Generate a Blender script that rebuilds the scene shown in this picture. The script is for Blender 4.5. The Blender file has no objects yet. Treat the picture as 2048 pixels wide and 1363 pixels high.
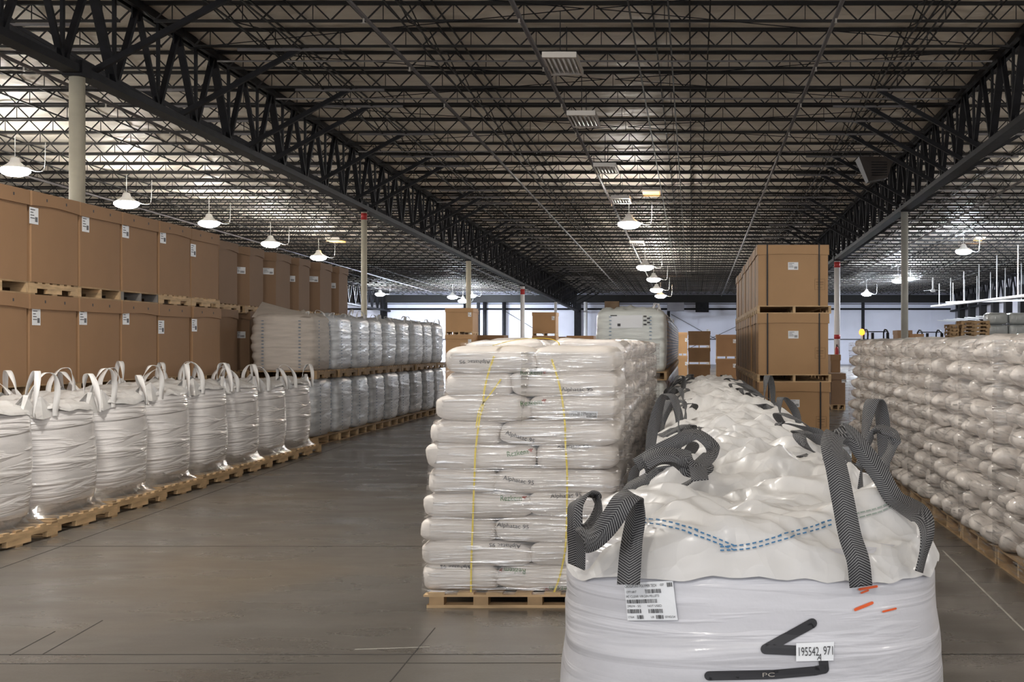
import bpy, bmesh, math, random
from mathutils import Vector, Matrix, noise
from mathutils.bvhtree import BVHTree
random.seed(7)
PI = math.pi
sc = bpy.context.scene
COL = sc.collection
# ------------------------------------------------------------------ camera, world, exposure
F = 2500.0; VX = 1385.0; VY = 690.0; EYE = 1.6
cam_d = bpy.data.cameras.new('camera'); cam = bpy.data.objects.new('camera', cam_d); COL.objects.link(cam)
cam.location = (0, 0, EYE); cam.rotation_euler = (PI/2, 0, 0)
cam_d.sensor_width = 36; cam_d.lens = F/2048*36
cam_d.shift_x = -(VX-1024)/2048; cam_d.shift_y = (VY-681.5)/2048
cam_d.clip_start = .05; cam_d.clip_end = 400
sc.camera = cam
sc.view_settings.view_transform = 'Standard'; sc.view_settings.look = 'None'
sc.view_settings.gamma = 1; sc.view_settings.use_curve_mapping = False
sc.view_settings.exposure = 1.13
W = bpy.data.worlds.new('world'); sc.world = W; W.use_nodes = True
W.node_tree.nodes['Background'].inputs[0].default_value = (.95, .96, 1, 1)
W.node_tree.nodes['Background'].inputs[1].default_value = .75

LAMP_S = 110.0           # brightness of a lit lamp bowl
def P(px, py, Y):       # a photograph pixel at depth Y -> a point of the hall
    return Vector(((px-VX)/F*Y, Y, EYE-(py-VY)/F*Y))

# ------------------------------------------------------------------ materials
class NT:
    def __init__(s, m): s.t = m.node_tree; s.n = s.t.nodes; s.l = s.t.links
    def new(s, ty, **k):
        n = s.n.new(ty)
        for a, v in k.items(): setattr(n, a, v)
        return n
    def link(s, a, b): s.l.new(a, b)
def mat(name, col, rough=.6, metal=0, var=.0, vscale=3, bump=0, bscale=20, stretch=(1,1,1), coord='Object', spec=.5, coat=0, emit=None, es=0, bdist=.01, col2=None, detail=4, trans=0, sss=0):
    m = bpy.data.materials.new(name); m.use_nodes = True
    t = NT(m); b = t.n['Principled BSDF']
    b.inputs['Base Color'].default_value = (*col, 1); b.inputs['Roughness'].default_value = rough
    b.inputs['Metallic'].default_value = metal; b.inputs['Specular IOR Level'].default_value = spec
    b.inputs['Coat Weight'].default_value = coat; b.inputs['Coat Roughness'].default_value = .15
    if emit: b.inputs['Emission Color'].default_value = (*emit, 1); b.inputs['Emission Strength'].default_value = es
    if var or bump:
        tc = t.new('ShaderNodeTexCoord'); mp = t.new('ShaderNodeMapping'); mp.inputs['Scale'].default_value = stretch
        t.link(tc.outputs[coord], mp.inputs[0])
    if var:
        nz = t.new('ShaderNodeTexNoise'); nz.inputs['Scale'].default_value = vscale; nz.inputs['Detail'].default_value = detail
        t.link(mp.outputs[0], nz.inputs['Vector'])
        cr = t.new('ShaderNodeValToRGB'); c2 = col2 or tuple(c*(1-var) for c in col)
        cr.color_ramp.elements[0].color = (*c2, 1); cr.color_ramp.elements[1].color = (*[min(1, c*(1+var*.4)) for c in col], 1)
        cr.color_ramp.elements[0].position = .3; cr.color_ramp.elements[1].position = .7
        t.link(nz.outputs['Fac'], cr.inputs[0]); t.link(cr.outputs[0], b.inputs['Base Color'])
    if bump:
        nb = t.new('ShaderNodeTexNoise'); nb.inputs['Scale'].default_value = bscale; nb.inputs['Detail'].default_value = detail
        t.link(mp.outputs[0], nb.inputs['Vector'])
        bp = t.new('ShaderNodeBump'); bp.inputs['Strength'].default_value = bump; bp.inputs['Distance'].default_value = bdist
        t.link(nb.outputs['Fac'], bp.inputs['Height']); t.link(bp.outputs[0], b.inputs['Normal'])
        if coat: t.link(bp.outputs[0], b.inputs['Coat Normal'])
    return m
M = {}
M['steel'] = mat('dark_steel', (.012,.012,.015), .6, .1, spec=.25, var=.5, vscale=4)
M['steel2'] = mat('dark_joist_steel', (.010,.009,.009), .6, .2)
M['pipe'] = mat('grey_pipe', (.16,.15,.15), .5, .4)
M['vinyl'] = mat('ceiling_insulation_vinyl', (.86,.80,.70), .5, var=.18, vscale=.9, bump=.55, bscale=1.6, stretch=(1,2.2,1), bdist=.12, detail=6)
M['cream'] = mat('cream_column_paint', (.62,.58,.46), .5, var=.2, vscale=2, bump=.1)
M['greycol'] = mat('grey_column_paint', (.36,.36,.33), .5, var=.2, vscale=2)
M['whitecol'] = mat('white_column_paint', (.75,.74,.74), .5, var=.1, vscale=2)
M['red'] = mat('red_paint', (.45,.03,.03), .5)
M['wallw'] = mat('white_wall_panel', (.78,.80,.92), .6, var=.12, vscale=.3)
M['wallg'] = mat('grey_block_wall', (.34,.33,.36), .8, var=.2, vscale=1)
M['card'] = mat('brown_cardboard', (.33,.19,.096), .75, var=.1, vscale=1.5, bump=.15, bscale=60, bdist=.002)
M['card2'] = mat('dull_brown_cardboard', (.28,.175,.105), .8, var=.1, vscale=1.5, bump=.15, bscale=60, bdist=.002)
M['card3'] = mat('golden_brown_cardboard', (.44,.265,.13), .7, var=.08, vscale=1.5, bump=.15, bscale=60, bdist=.002)
M['card4'] = mat('dark_cardboard', (.20,.12,.06), .8, var=.15, vscale=1.5)
M['black'] = mat('black_strap', (.01,.009,.01), .5)
M['dark'] = mat('dark_ink', (.03,.03,.035), .6)
M['wood'] = mat('pale_pallet_wood', (.62,.43,.24), .75, var=.35, vscale=4, stretch=(1,1,6), bump=.2, bscale=30, bdist=.003)
M['wood2'] = mat('brown_pallet_wood', (.42,.28,.15), .8, var=.35, vscale=5, bump=.2, bscale=30, bdist=.003)
M['wood3'] = mat('weathered_grey_pallet_wood', (.25,.235,.22), .85, var=.35, vscale=5)
M['label'] = mat('white_label_paper', (.82,.84,.87), .5)
M['ink'] = mat('printed_ink', (.045,.045,.05), .6)
M['green'] = mat('green_print', (.06,.19,.05), .6)
M['redink'] = mat('red_print', (.35,.06,.03), .6)
M['yellow'] = mat('yellow_strap', (.80,.62,.04), .45)
M['orange'] = mat('orange_crayon', (.75,.11,.02), .6)
M['white'] = mat('white_enamel', (.8,.8,.8), .4)
M['fixture'] = mat('grey_fixture_metal', (.5,.47,.43), .35, .4)
M['blue'] = mat('blue_thread', (.05,.17,.33), .7)
M['thread'] = mat('pale_green_thread', (.28,.34,.3), .7)
M['lamp'] = mat('lit_lamp_lens', (1,1,1), .5, emit=(1,.95,.88), es=LAMP_S)
M['lampc'] = mat('lit_cool_lamp_lens', (1,1,1), .5, emit=(.80,.88,1), es=LAMP_S*3)
M['warm'] = mat('lit_warm_lens', (1,.8,.5), .5, emit=(1,.42,.08), es=1.5)
M['beacon'] = mat('lit_orange_beacon', (1,.4,.1), .5, emit=(1,.25,.02), es=1.6)
M['heat'] = mat('dark_brown_metal', (.035,.025,.02), .6)
M['tyre'] = mat('black_rubber', (.02,.02,.02), .8)
M['fblue'] = mat('dark_blue_forklift_paint', (.03,.06,.13), .4)
M['glassy'] = mat('blue_tinted_film', (.25,.45,.8), .2)

def bagmat(name, col, rough, coat, k, amp, fine=60, spec=.5):
    """woven fabric pulled tight by stretch film: long nearly level creases"""
    m = mat(name, col, rough, coat=coat, spec=spec, var=.15, vscale=2.5, stretch=(1,1,9)); t = NT(m); b = t.n['Principled BSDF']
    tc = t.new('ShaderNodeTexCoord'); mp = t.new('ShaderNodeMapping'); mp.inputs['Scale'].default_value = (1.2,1.2,k); mp.inputs['Rotation'].default_value = (.05,.09,0)
    t.link(tc.outputs['Object'], mp.inputs[0])
    a = t.new('ShaderNodeTexNoise'); a.inputs['Scale'].default_value = 1.0; a.inputs['Detail'].default_value = 3.5; a.inputs['Distortion'].default_value = .6
    t.link(mp.outputs[0], a.inputs['Vector'])
    r = t.new('ShaderNodeMapRange'); r.inputs[1].default_value = .46; r.inputs[2].default_value = .72
    t.link(a.outputs['Fac'], r.inputs[0])
    bp = t.new('ShaderNodeBump'); bp.inputs['Strength'].default_value = amp; bp.inputs['Distance'].default_value = .02
    t.link(r.outputs[0], bp.inputs['Height'])
    c = t.new('ShaderNodeTexNoise'); c.inputs['Scale'].default_value = fine; t.link(tc.outputs['Object'], c.inputs['Vector'])
    b2 = t.new('ShaderNodeBump'); b2.inputs['Strength'].default_value = .12; b2.inputs['Distance'].default_value = .004
    t.link(c.outputs['Fac'], b2.inputs['Height']); t.link(bp.outputs[0], b2.inputs['Normal'])
    t.link(b2.outputs[0], b.inputs['Normal']); t.link(b2.outputs[0], b.inputs['Coat Normal'])
    return m
M['bagL'] = bagmat('wrapped_white_woven_fabric', (.84,.82,.82), .4, 1.0, 13, .7)
M['bagF'] = bagmat('white_woven_fabric_under_film', (.62,.62,.66), .45, .4, 16, .35)
M['bagB'] = bagmat('blue_white_woven_fabric', (.74,.77,.81), .5, .3, 9, .4)
M['bagT'] = bagmat('cream_woven_fabric', (.60,.54,.48), .7, .0, 9, .4)
M['bagW'] = bagmat('pale_green_white_woven_fabric', (.74,.77,.74), .55, .3, 7, .4)
M['bagS'] = bagmat('shade_brown_woven_fabric', (.30,.22,.16), .6, .2, 7, .4)  # brown shade on the side of the rear white bags, put into the colour
M['cloth'] = mat('white_duffel_cloth', (.66,.65,.64), .45, bump=.6, bscale=5, bdist=.03, detail=2, coat=.15, var=.08)
def crumple(m, sc=7, amp=.6):
    t = NT(m); b = t.n['Principled BSDF']; old = b.inputs['Normal'].links[0].from_socket
    tc = t.new('ShaderNodeTexCoord'); nz = t.new('ShaderNodeTexNoise'); nz.inputs['Scale'].default_value = 3; t.link(tc.outputs['Object'], nz.inputs['Vector'])
    ad = t.new('ShaderNodeVectorMath', operation='MULTIPLY_ADD'); t.link(nz.outputs['Color'], ad.inputs[0]); ad.inputs[1].default_value = (.25,.25,.25); t.link(tc.outputs['Object'], ad.inputs[2])
    last = old
    for s_, a_ in ((sc, amp), (sc*2.3, amp*.6)):
        vo = t.new('ShaderNodeTexVoronoi', feature='F1'); vo.inputs['Scale'].default_value = s_; t.link(ad.outputs[0], vo.inputs['Vector'])
        bp = t.new('ShaderNodeBump'); bp.inputs['Strength'].default_value = a_; bp.inputs['Distance'].default_value = .22/s_
        t.link(vo.outputs['Distance'], bp.inputs['Height']); t.link(last, bp.inputs['Normal']); last = bp.outputs[0]
    t.link(last, b.inputs['Normal']); t.link(last, b.inputs['Coat Normal'])
crumple(M['cloth'])
M['sack'] = mat('off_white_sack', (.74,.69,.64), .5, bump=.35, bscale=9, stretch=(1,1,3), bdist=.012, var=.1, vscale=5)
M['sackR'] = mat('wrapped_cream_sack', (.88,.82,.77), .33, bump=.8, bscale=9, stretch=(1,1,1), bdist=.018, var=.22, vscale=6, coat=.8)
M['bale'] = mat('grey_wrapped_bale', (.42,.45,.45), .35, coat=.6, bump=.6, bscale=9, bdist=.02, var=.2, vscale=4)
M['strapw'] = mat('white_webbing', (.80,.79,.78), .6, bump=.3, bscale=120, bdist=.002)
def herring():
    m = mat('herringbone_webbing', (.03,.03,.035), .7); t = NT(m); b = t.n['Principled BSDF']
    uv = t.new('ShaderNodeUVMap'); sp = t.new('ShaderNodeSeparateXYZ'); t.link(uv.outputs[0], sp.inputs[0])
    def ma(op, a, bb=None):
        n = t.new('ShaderNodeMath', operation=op)
        for i, v in enumerate((a, bb)):
            if v is None: continue
            if isinstance(v, (int, float)): n.inputs[i].default_value = v
            else: t.link(v, n.inputs[i])
        return n.outputs[0]
    u = ma('ABSOLUTE', ma('SUBTRACT', sp.outputs[0], .5))
    s = ma('FRACT', ma('ADD', ma('MULTIPLY', sp.outputs[1], 150.0), ma('MULTIPLY', u, 5.5)))
    g = ma('LESS_THAN', s, .30)
    nz = t.new('ShaderNodeTexNoise'); nz.inputs['Scale'].default_value = 400
    t.link(uv.outputs[0], nz.inputs['Vector'])
    g2 = ma('MULTIPLY', g, ma('ADD', nz.outputs['Fac'], .25))
    mx = t.new('ShaderNodeMix', data_type='RGBA'); t.link(g2, mx.inputs[0])
    mx.inputs[6].default_value = (.022,.022,.026,1); mx.inputs[7].default_value = (.36,.36,.36,1)
    t.link(mx.outputs[2], b.inputs['Base Color'])
    bp = t.new('ShaderNodeBump'); bp.inputs['Strength'].default_value = .3; bp.inputs['Distance'].default_value = .002
    t.link(s, bp.inputs['Height']); t.link(bp.outputs[0], b.inputs['Normal'])
    return m
M['web'] = herring()
def film(name, alpha, thr, sx=(1.5,1.5,28)):
    m = bpy.data.materials.new(name); m.use_nodes = True; t = NT(m); t.n.clear()
    o = t.new('ShaderNodeOutputMaterial'); tr = t.new('ShaderNodeBsdfTransparent'); gl = t.new('ShaderNodeBsdfGlossy'); gl.inputs['Roughness'].default_value = .14
    df = t.new('ShaderNodeBsdfDiffuse'); df.inputs[0].default_value = (.85,.82,.8,1)
    tc = t.new('ShaderNodeTexCoord'); mp = t.new('ShaderNodeMapping'); mp.inputs['Scale'].default_value = sx; mp.inputs['Rotation'].default_value = (.0,.13,0)
    t.link(tc.outputs['Object'], mp.inputs[0])
    nz = t.new('ShaderNodeTexNoise'); nz.inputs['Scale'].default_value = 2.2; nz.inputs['Detail'].default_value = 4; nz.inputs['Distortion'].default_value = .4
    t.link(mp.outputs[0], nz.inputs['Vector'])
    bp = t.new('ShaderNodeBump'); bp.inputs['Strength'].default_value = 1; bp.inputs['Distance'].default_value = .007
    t.link(nz.outputs['Fac'], bp.inputs['Height']); t.link(bp.outputs[0], gl.inputs['Normal'])
    a = t.new('ShaderNodeMixShader'); a.inputs[0].default_value = .2; t.link(gl.outputs[0], a.inputs[1]); t.link(df.outputs[0], a.inputs[2])
    r = t.new('ShaderNodeMapRange'); r.inputs[1].default_value = thr; r.inputs[2].default_value = thr+.16; r.inputs[3].default_value = alpha; r.inputs[4].default_value = .75
    t.link(nz.outputs['Fac'], r.inputs[0])
    s = t.new('ShaderNodeMixShader'); t.link(r.outputs[0], s.inputs[0]); t.link(tr.outputs[0], s.inputs[1]); t.link(a.outputs[0], s.inputs[2])
    t.link(s.outputs[0], o.inputs[0]); return m
M['film2'] = film('gathered_film_skirt', .38, .5, (6,6,6))
M['film'] = film('clear_stretch_film', .10, .53)
def floor_mat():
    m = mat('polished_concrete', (.2,.17,.14), .3); t = NT(m); b = t.n['Principled BSDF']
    tc = t.new('ShaderNodeTexCoord')
    def nz(scale, st, rot=0, detail=5):
        mp = t.new('ShaderNodeMapping'); mp.inputs['Scale'].default_value = st; mp.inputs['Rotation'].default_value = (0,0,rot)
        t.link(tc.outputs['Object'], mp.inputs[0]); n = t.new('ShaderNodeTexNoise'); n.inputs['Scale'].default_value = scale; n.inputs['Detail'].default_value = detail
        t.link(mp.outputs[0], n.inputs['Vector']); return n.outputs['Fac']
    big = nz(.35, (1,.8,1)); st = nz(1.4, (.8,1.6,1), .15, 6); sp = nz(60, (1,1,1), 0, 3)
    cr = t.new('ShaderNodeValToRGB'); e = cr.color_ramp.elements
    e[0].position = .32; e[0].color = (.142,.127,.110,1); e[1].position = .68; e[1].color = (.215,.175,.128,1)
    x = e.new(.5); x.color = (.185,.170,.152,1)
    t.link(big, cr.inputs[0])
    mr = t.new('ShaderNodeMapRange'); mr.inputs[1].default_value = .25; mr.inputs[2].default_value = .75; mr.inputs[3].default_value = .72; mr.inputs[4].default_value = .75
    t.link(st, mr.inputs[0])
    mr2 = t.new('ShaderNodeMapRange'); mr2.inputs[3].default_value = .8; mr2.inputs[4].default_value = 1.2; t.link(sp, mr2.inputs[0])
    mm = t.new('ShaderNodeMath', operation='MULTIPLY'); t.link(mr.outputs[0], mm.inputs[0]); t.link(mr2.outputs[0], mm.inputs[1])
    vm = t.new('ShaderNodeVectorMath', operation='SCALE'); t.link(cr.outputs[0], vm.inputs[0]); t.link(mm.outputs[0], vm.inputs[3])
    t.link(vm.outputs[0], b.inputs['Base Color'])
    rr = t.new('ShaderNodeMapRange'); rr.inputs[1].default_value = .3; rr.inputs[2].default_value = .7; rr.inputs[3].default_value = .2; rr.inputs[4].default_value = .42
    t.link(st, rr.inputs[0]); t.link(rr.outputs[0], b.inputs['Roughness'])
    bp = t.new('ShaderNodeBump'); bp.inputs['Strength'].default_value = .06; bp.inputs['Distance'].default_value = .004
    t.link(sp, bp.inputs['Height']); t.link(bp.outputs[0], b.inputs['Normal'])
    return m
M['floor'] = floor_mat()
M['joint'] = mat('floor_joint_filler', (.035,.032,.03), .7)
M['jointl'] = mat('pale_floor_paint', (.40,.38,.34), .6)

# ------------------------------------------------------------------ mesh helpers
class MB:
    def __init__(s): s.v = []; s.f = []; s.uv = None
    def add(s, v, f):
        o = len(s.v); s.v += [tuple(p) for p in v]; s.f += [tuple(i+o for i in q) for q in f]; return s
    def box(s, x0, x1, y0, y1, z0, z1):
        return s.add([(x0,y0,z0),(x1,y0,z0),(x1,y1,z0),(x0,y1,z0),(x0,y0,z1),(x1,y0,z1),(x1,y1,z1),(x0,y1,z1)],
                     [(0,3,2,1),(4,5,6,7),(0,1,5,4),(1,2,6,5),(2,3,7,6),(3,0,4,7)])
    def bar(s, a, b, w, h=None, up=(0,0,1)):
        a = Vector(a); b = Vector(b); h = h or w; d = (b-a).normalized(); up = Vector(up)
        if abs(d.dot(up)) > .98: up = Vector((1,0,0))
        x = d.cross(up).normalized()*w/2; y = x.cross(d).normalized()*h/2
        v = [a-x-y, a+x-y, a+x+y, a-x+y, b-x-y, b+x-y, b+x+y, b-x+y]
        return s.add(v, [(0,3,2,1),(4,5,6,7),(0,1,5,4),(1,2,6,5),(2,3,7,6),(3,0,4,7)])
    def tube(s, pts, r, n=8, cap=True):
        pts = [Vector(p) for p in pts]; v = []; f = []
        for i, p in enumerate(pts):
            d = (pts[min(i+1, len(pts)-1)]-pts[max(i-1, 0)]).normalized()
            up = Vector((0,0,1)) if abs(d.z) < .9 else Vector((1,0,0))
            x = d.cross(up).normalized(); y = x.cross(d); rr = r[i] if isinstance(r, (list, tuple)) else r
            for k in range(n):
                a = 2*PI*k/n; v.append(p+x*math.cos(a)*rr+y*math.sin(a)*rr)
        for i in range(len(pts)-1):
            for k in range(n): f.append((i*n+k, i*n+(k+1) % n, (i+1)*n+(k+1) % n, (i+1)*n+k))
        if cap: f += [tuple(range(n))[::-1], tuple((len(pts)-1)*n+k for k in range(n))]
        return s.add(v, f)
    def lathe(s, prof, n=20, c=(0,0,0)):
        v = []; f = []
        for r, z in prof:
            for k in range(n): a = 2*PI*k/n; v.append((c[0]+r*math.cos(a), c[1]+r*math.sin(a), c[2]+z))
        for i in range(len(prof)-1):
            for k in range(n): f.append((i*n+k, i*n+(k+1) % n, (i+1)*n+(k+1) % n, (i+1)*n+k))
        f += [tuple(range(n))[::-1], tuple((len(prof)-1)*n+k for k in range(n))]
        return s.add(v, f)
    def mesh(s, name, m, smooth=False):
        me = bpy.data.meshes.new(name); me.from_pydata(s.v, [], s.f)
        if m: me.materials.append(m)
        if smooth: me.polygons.foreach_set('use_smooth', [True]*len(me.polygons))
        if s.uv:
            l = me.uv_layers.new(name='UVMap')
            for i, lo in enumerate(me.loops): l.data[i].uv = s.uv[lo.vertex_index]
        me.update(); return me
XF = {}
def root(name, label, cat, loc=(0,0,0), rz=0, group=None):
    o = bpy.data.objects.new(name, None); COL.objects.link(o); o.empty_display_size = .1
    o.location = loc; o.rotation_euler = (0,0,rz); o['label'] = label; o['category'] = cat
    if group: o['group'] = group
    XF[o] = Matrix.Translation(loc) @ Matrix.Rotation(rz, 4, 'Z')
    return o
def part(name, me, parent=None, loc=(0,0,0), rz=0, label=None):
    o = bpy.data.objects.new(name, me); COL.objects.link(o); o.location = loc; o.rotation_euler = (0,0,rz)
    if parent: o.parent = parent
    if label: o['label'] = label
    XF[o] = (XF.get(parent, Matrix()) if parent else Matrix()) @ Matrix.Translation(loc) @ Matrix.Rotation(rz, 4, 'Z')
    return o
def tagged(name, me, label, cat, loc=(0,0,0), rz=0, group=None):
    o = part(name, me, None, loc, rz); o['label'] = label; o['category'] = cat
    if group: o['group'] = group
    return o
def struct(name, me, loc=(0,0,0)):
    o = part(name, me, None, loc); o['kind'] = 'structure'; return o
def copytree(o, parent=None):
    c = o.copy(); COL.objects.link(c)
    if parent: c.parent = parent
    for ch in KIDS.get(o, []): copytree(ch, c)
    return c
KIDS = {}
def kids(o): KIDS[o] = [c for c in bpy.data.objects if c.parent == o]; [kids(c) for c in KIDS[o]]
def clone(o, loc, rz=0, label=None, group=None):
    if o not in KIDS: kids(o)
    c = copytree(o); c.location = loc; c.rotation_euler = (0,0,rz)
    if label: c['label'] = label
    if group: c['group'] = group
    XF[c] = Matrix.Translation(loc) @ Matrix.Rotation(rz, 4, 'Z')
    return c
def nth(i): return ['first','second','third','fourth','fifth','sixth','seventh','eighth','ninth','tenth','eleventh','twelfth','thirteenth','fourteenth','fifteenth','sixteenth'][i]

def smooth_path(pts, sub=6):
    pts = [Vector(p) for p in pts]; out = []
    for i in range(len(pts)-1):
        p0 = pts[max(i-1, 0)]; p1 = pts[i]; p2 = pts[i+1]; p3 = pts[min(i+2, len(pts)-1)]
        for k in range(sub):
            t = k/sub
            out.append(.5*((2*p1)+(-p0+p2)*t+(2*p0-5*p1+4*p2-p3)*t*t+(-p0+3*p1-3*p2+p3)*t**3))
    out.append(pts[-1]); return out
def ribbon(pts, sides, w, th=.003, sub=6):
    """flat webbing with thickness along a smooth path; sides = width direction at each point"""
    p = smooth_path(pts, sub); s = smooth_path(sides, sub); mb = MB(); v = []; uv = []; L = 0
    for i in range(len(p)):
        d = (p[min(i+1, len(p)-1)]-p[max(i-1, 0)]).normalized(); sd = s[i]-d*s[i].dot(d)
        sd = sd.normalized() if sd.length > 1e-4 else Vector((1,0,0)); n = d.cross(sd)
        if i: L += (p[i]-p[i-1]).length
        for a, b in ((-1,-1),(1,-1),(1,1),(-1,1)):
            v.append(p[i]+sd*a*w/2+n*b*th/2); uv.append(((a+1)/2, L))
    f = [(0,3,2,1), tuple((len(p)-1)*4+k for k in range(4))]
    for i in range(len(p)-1):
        for k in range(4): f.append((i*4+k, i*4+(k+1) % 4, (i+1)*4+(k+1) % 4, (i+1)*4+k))
    mb.add(v, f); mb.uv = uv; return mb

# ---- prints: laid onto the surface of a thing ----
def bvh(objs):
    v = []; f = []; own = []
    for o in objs:
        k = len(v); mx = XF[o]
        v += [mx @ q.co for q in o.data.vertices]
        for p in o.data.polygons: f.append([i+k for i in p.vertices]); own.append(o)
    return BVHTree.FromPolygons(v, f), own
EYEP = Vector((0,0,EYE))
def stick(tree, px, py, off):
    d = (P(px, py, 1.0)-EYEP).normalized(); h = tree[0].ray_cast(EYEP, d)
    if h[0] is None: return None, None
    n = h[1] if h[1].dot(d) < 0 else -h[1]
    return h[0]+n*off-d*off*.5, tree[1][h[2]]
def decal(name, verts, faces, m, tree, owner=None, off=.003, label=None, voff=True):
    pts = []; own = owner; last = None
    for x, y in verts:
        p, o = stick(tree, x, y, off)
        if p is None: p = last
        if p is None: return None
        last = p; pts.append(p); own = own or o
    inv = XF[own].inverted(); mb = MB(); mb.add([inv @ p for p in pts], faces)
    return part(name, mb.mesh(name, m), own, label=label)
def quad_grid(q, n=8, m=6):
    a, b, c, d = [Vector(p) for p in q]; v = []; f = []
    for j in range(m+1):
        for i in range(n+1):
            u = i/n; t = j/m; v.append(tuple((a*(1-u)+b*u)*(1-t)+(d*(1-u)+c*u)*t))
    for j in range(m):
        for i in range(n): k = j*(n+1)+i; f.append((k, k+1, k+n+2, k+n+1))
    return v, f
_txt = {}
def text2d(s):
    if s in _txt: return _txt[s]
    c = bpy.data.curves.new('t', 'FONT'); c.body = s; c.align_x = 'CENTER'; c.align_y = 'CENTER'; c.resolution_u = 3
    o = bpy.data.objects.new('t', c); COL.objects.link(o)
    bpy.context.view_layer.update()
    me = bpy.data.meshes.new_from_object(o.evaluated_get(bpy.context.evaluated_depsgraph_get()))
    v = [(q.co.x, q.co.y) for q in me.vertices]; f = [tuple(p.vertices) for p in me.polygons]
    bpy.data.objects.remove(o); bpy.data.curves.remove(c); bpy.data.meshes.remove(me)
    x0 = min(a for a, b in v); x1 = max(a for a, b in v); y0 = min(b for a, b in v); y1 = max(b for a, b in v)
    v = [((a-x0)/(x1-x0)-.5, (b-y0)/(y1-y0)-.5) for a, b in v]
    _txt[s] = (v, f); return _txt[s]
def text_decal(s, cx, cy, w, h, ang, m, tree, owner=None, name='printed_text', off=.004, map_=None, bold=0):
    v, f = text2d(s); c = math.cos(math.radians(ang)); sn = math.sin(math.radians(ang)); vv = []
    for a, b in v:
        x = a*w; y = -b*h; vv.append((cx+x*c-y*sn, cy+x*sn+y*c))
    if map_: vv = [map_(a, b) for a, b in vv]
    return decal(name, vv, f, m, tree, owner, off)

# ------------------------------------------------------------------ levels of the roof
SL = .0167
def Ht(Y): return EYE+6.30-SL*Y      # underside of roof / top of joists
def Hb(Y): return Ht(Y)-.36          # bottom of joists
def Hc(Y): return EYE+4.54-SL*Y      # bottom chord of the trusses
TX = [-41.2, -25.4, -9.6, 6.2, 22.0]; BAY = 15.8
YW = 104.7; JS = 1.704; J0 = 19.9

# ================================================================== SETTING
mb = MB(); mb.box(-42, 22, -8, YW+.3, -.1, 0); fl = struct('floor', mb.mesh('floor', M['floor']))
def joint(a, b, w=.008, m='joint'):
    a = Vector((*a, 0)); b = Vector((*b, 0)); d = (b-a).normalized(); n = Vector((-d.y, d.x, 0))*w/2; z = Vector((0,0,.0015))
    mb = MB(); mb.add([a-n, b-n, b+n, a+n, a-n+z, b-n+z, b+n+z, a+n+z], [(0,3,2,1),(4,5,6,7),(0,1,5,4),(1,2,6,5),(2,3,7,6),(3,0,4,7)])
    part('floor_joint', mb.mesh('floor_joint', M[m]), fl)
def G(px, py): Y = EYE*F/(py-VY); p = P(px, py, Y); return (p.x, Y)
joint((-42, 6.42), (20, 6.50)); joint((-4.2, 6.28), (-.6, 6.3), .006); joint((-42, 9.95), (20, 9.95), .008)
joint((-42, 17), (20, 17), .008); joint((-42, 24), (20, 24), .01); joint((-42, 36), (20, 36), .012)
joint(G(0,1136), G(700,885)); joint(G(780,1363), G(870,1255), .006); joint((4.9, -5), (4.9, 60))
joint(G(20,1310), G(110,1262), .007); joint(G(85,1308), G(205,1240), .007); joint(G(710,1298), G(860,1293), .01, 'jointl')
joint(G(1885,1100), G(2048,1260), .012, 'jointl')

# ceiling: vinyl-faced insulation sagging between the joists
mb = MB(); xs = [-42+64*i/64 for i in range(65)]; n = 0; y = -8.0; ys = []
while y < YW+.3: ys.append(y); y += JS/4
ys.append(YW+.3)
for yy in ys:
    ph = ((yy-J0)/JS) % 1.0
    for xx in xs:
        mb.v.append((xx, yy, Ht(yy)+.03-.10*math.sin(PI*ph)*(.7+.6*noise.noise(Vector((xx*.9, yy*.7, 3))))))
nx = len(xs)
for j in range(len(ys)-1):
    for i in range(nx-1): mb.f.append((j*nx+i, (j+1)*nx+i, (j+1)*nx+i+1, j*nx+i+1))
k = len(mb.v); mb.add([(-42,-8,Ht(-8)+.4),(22,-8,Ht(-8)+.4),(22,YW+.3,Ht(YW)+.4),(-42,YW+.3,Ht(YW)+.4)], [(0,1,2,3)])
ceil = struct('ceiling', mb.mesh('ceiling', M['vinyl'], True))

# open web joists, part of the ceiling
NP = 52; pw = BAY/NP
tc_ = MB(); tc_.box(0, BAY, -.04, -.006, -.062, 0); tc_.box(0, BAY, .006, .04, -.062, 0); tcm = tc_.mesh('top_chord', M['steel2'])
bc_ = MB(); bc_.box(.3, BAY-.3, -.03, -.005, -.365, -.318); bc_.box(.3, BAY-.3, .005, .03, -.36, -.32); bcm = bc_.mesh('bottom_chord', M['steel2'])
wb = MB()
for i in range(NP):
    a = (i*pw, 0, -.03 if i % 2 == 0 else -.335); b = ((i+1)*pw, 0, -.335 if i % 2 == 0 else -.03)
    wb.bar(a, b, .024)
    if i % 4 == 1: wb.bar(((i+1)*pw, 0, -.03), ((i+1)*pw, 0, -.335), .014)
wbm = wb.mesh('web', M['steel2'])
nj = int((YW-1-J0)/JS)
for k in range(-4, nj+1):
    Y = J0+k*JS
    for b, x in enumerate(TX[:-1]):
        if b == 0 and Y < 60: continue
        if b == 1 and Y < 14: continue
        j = part('open_web_joist', tcm, ceil, (x, Y, Ht(Y)))
        part('bottom_chord', bcm, j); part('web', wbm, j)
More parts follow.
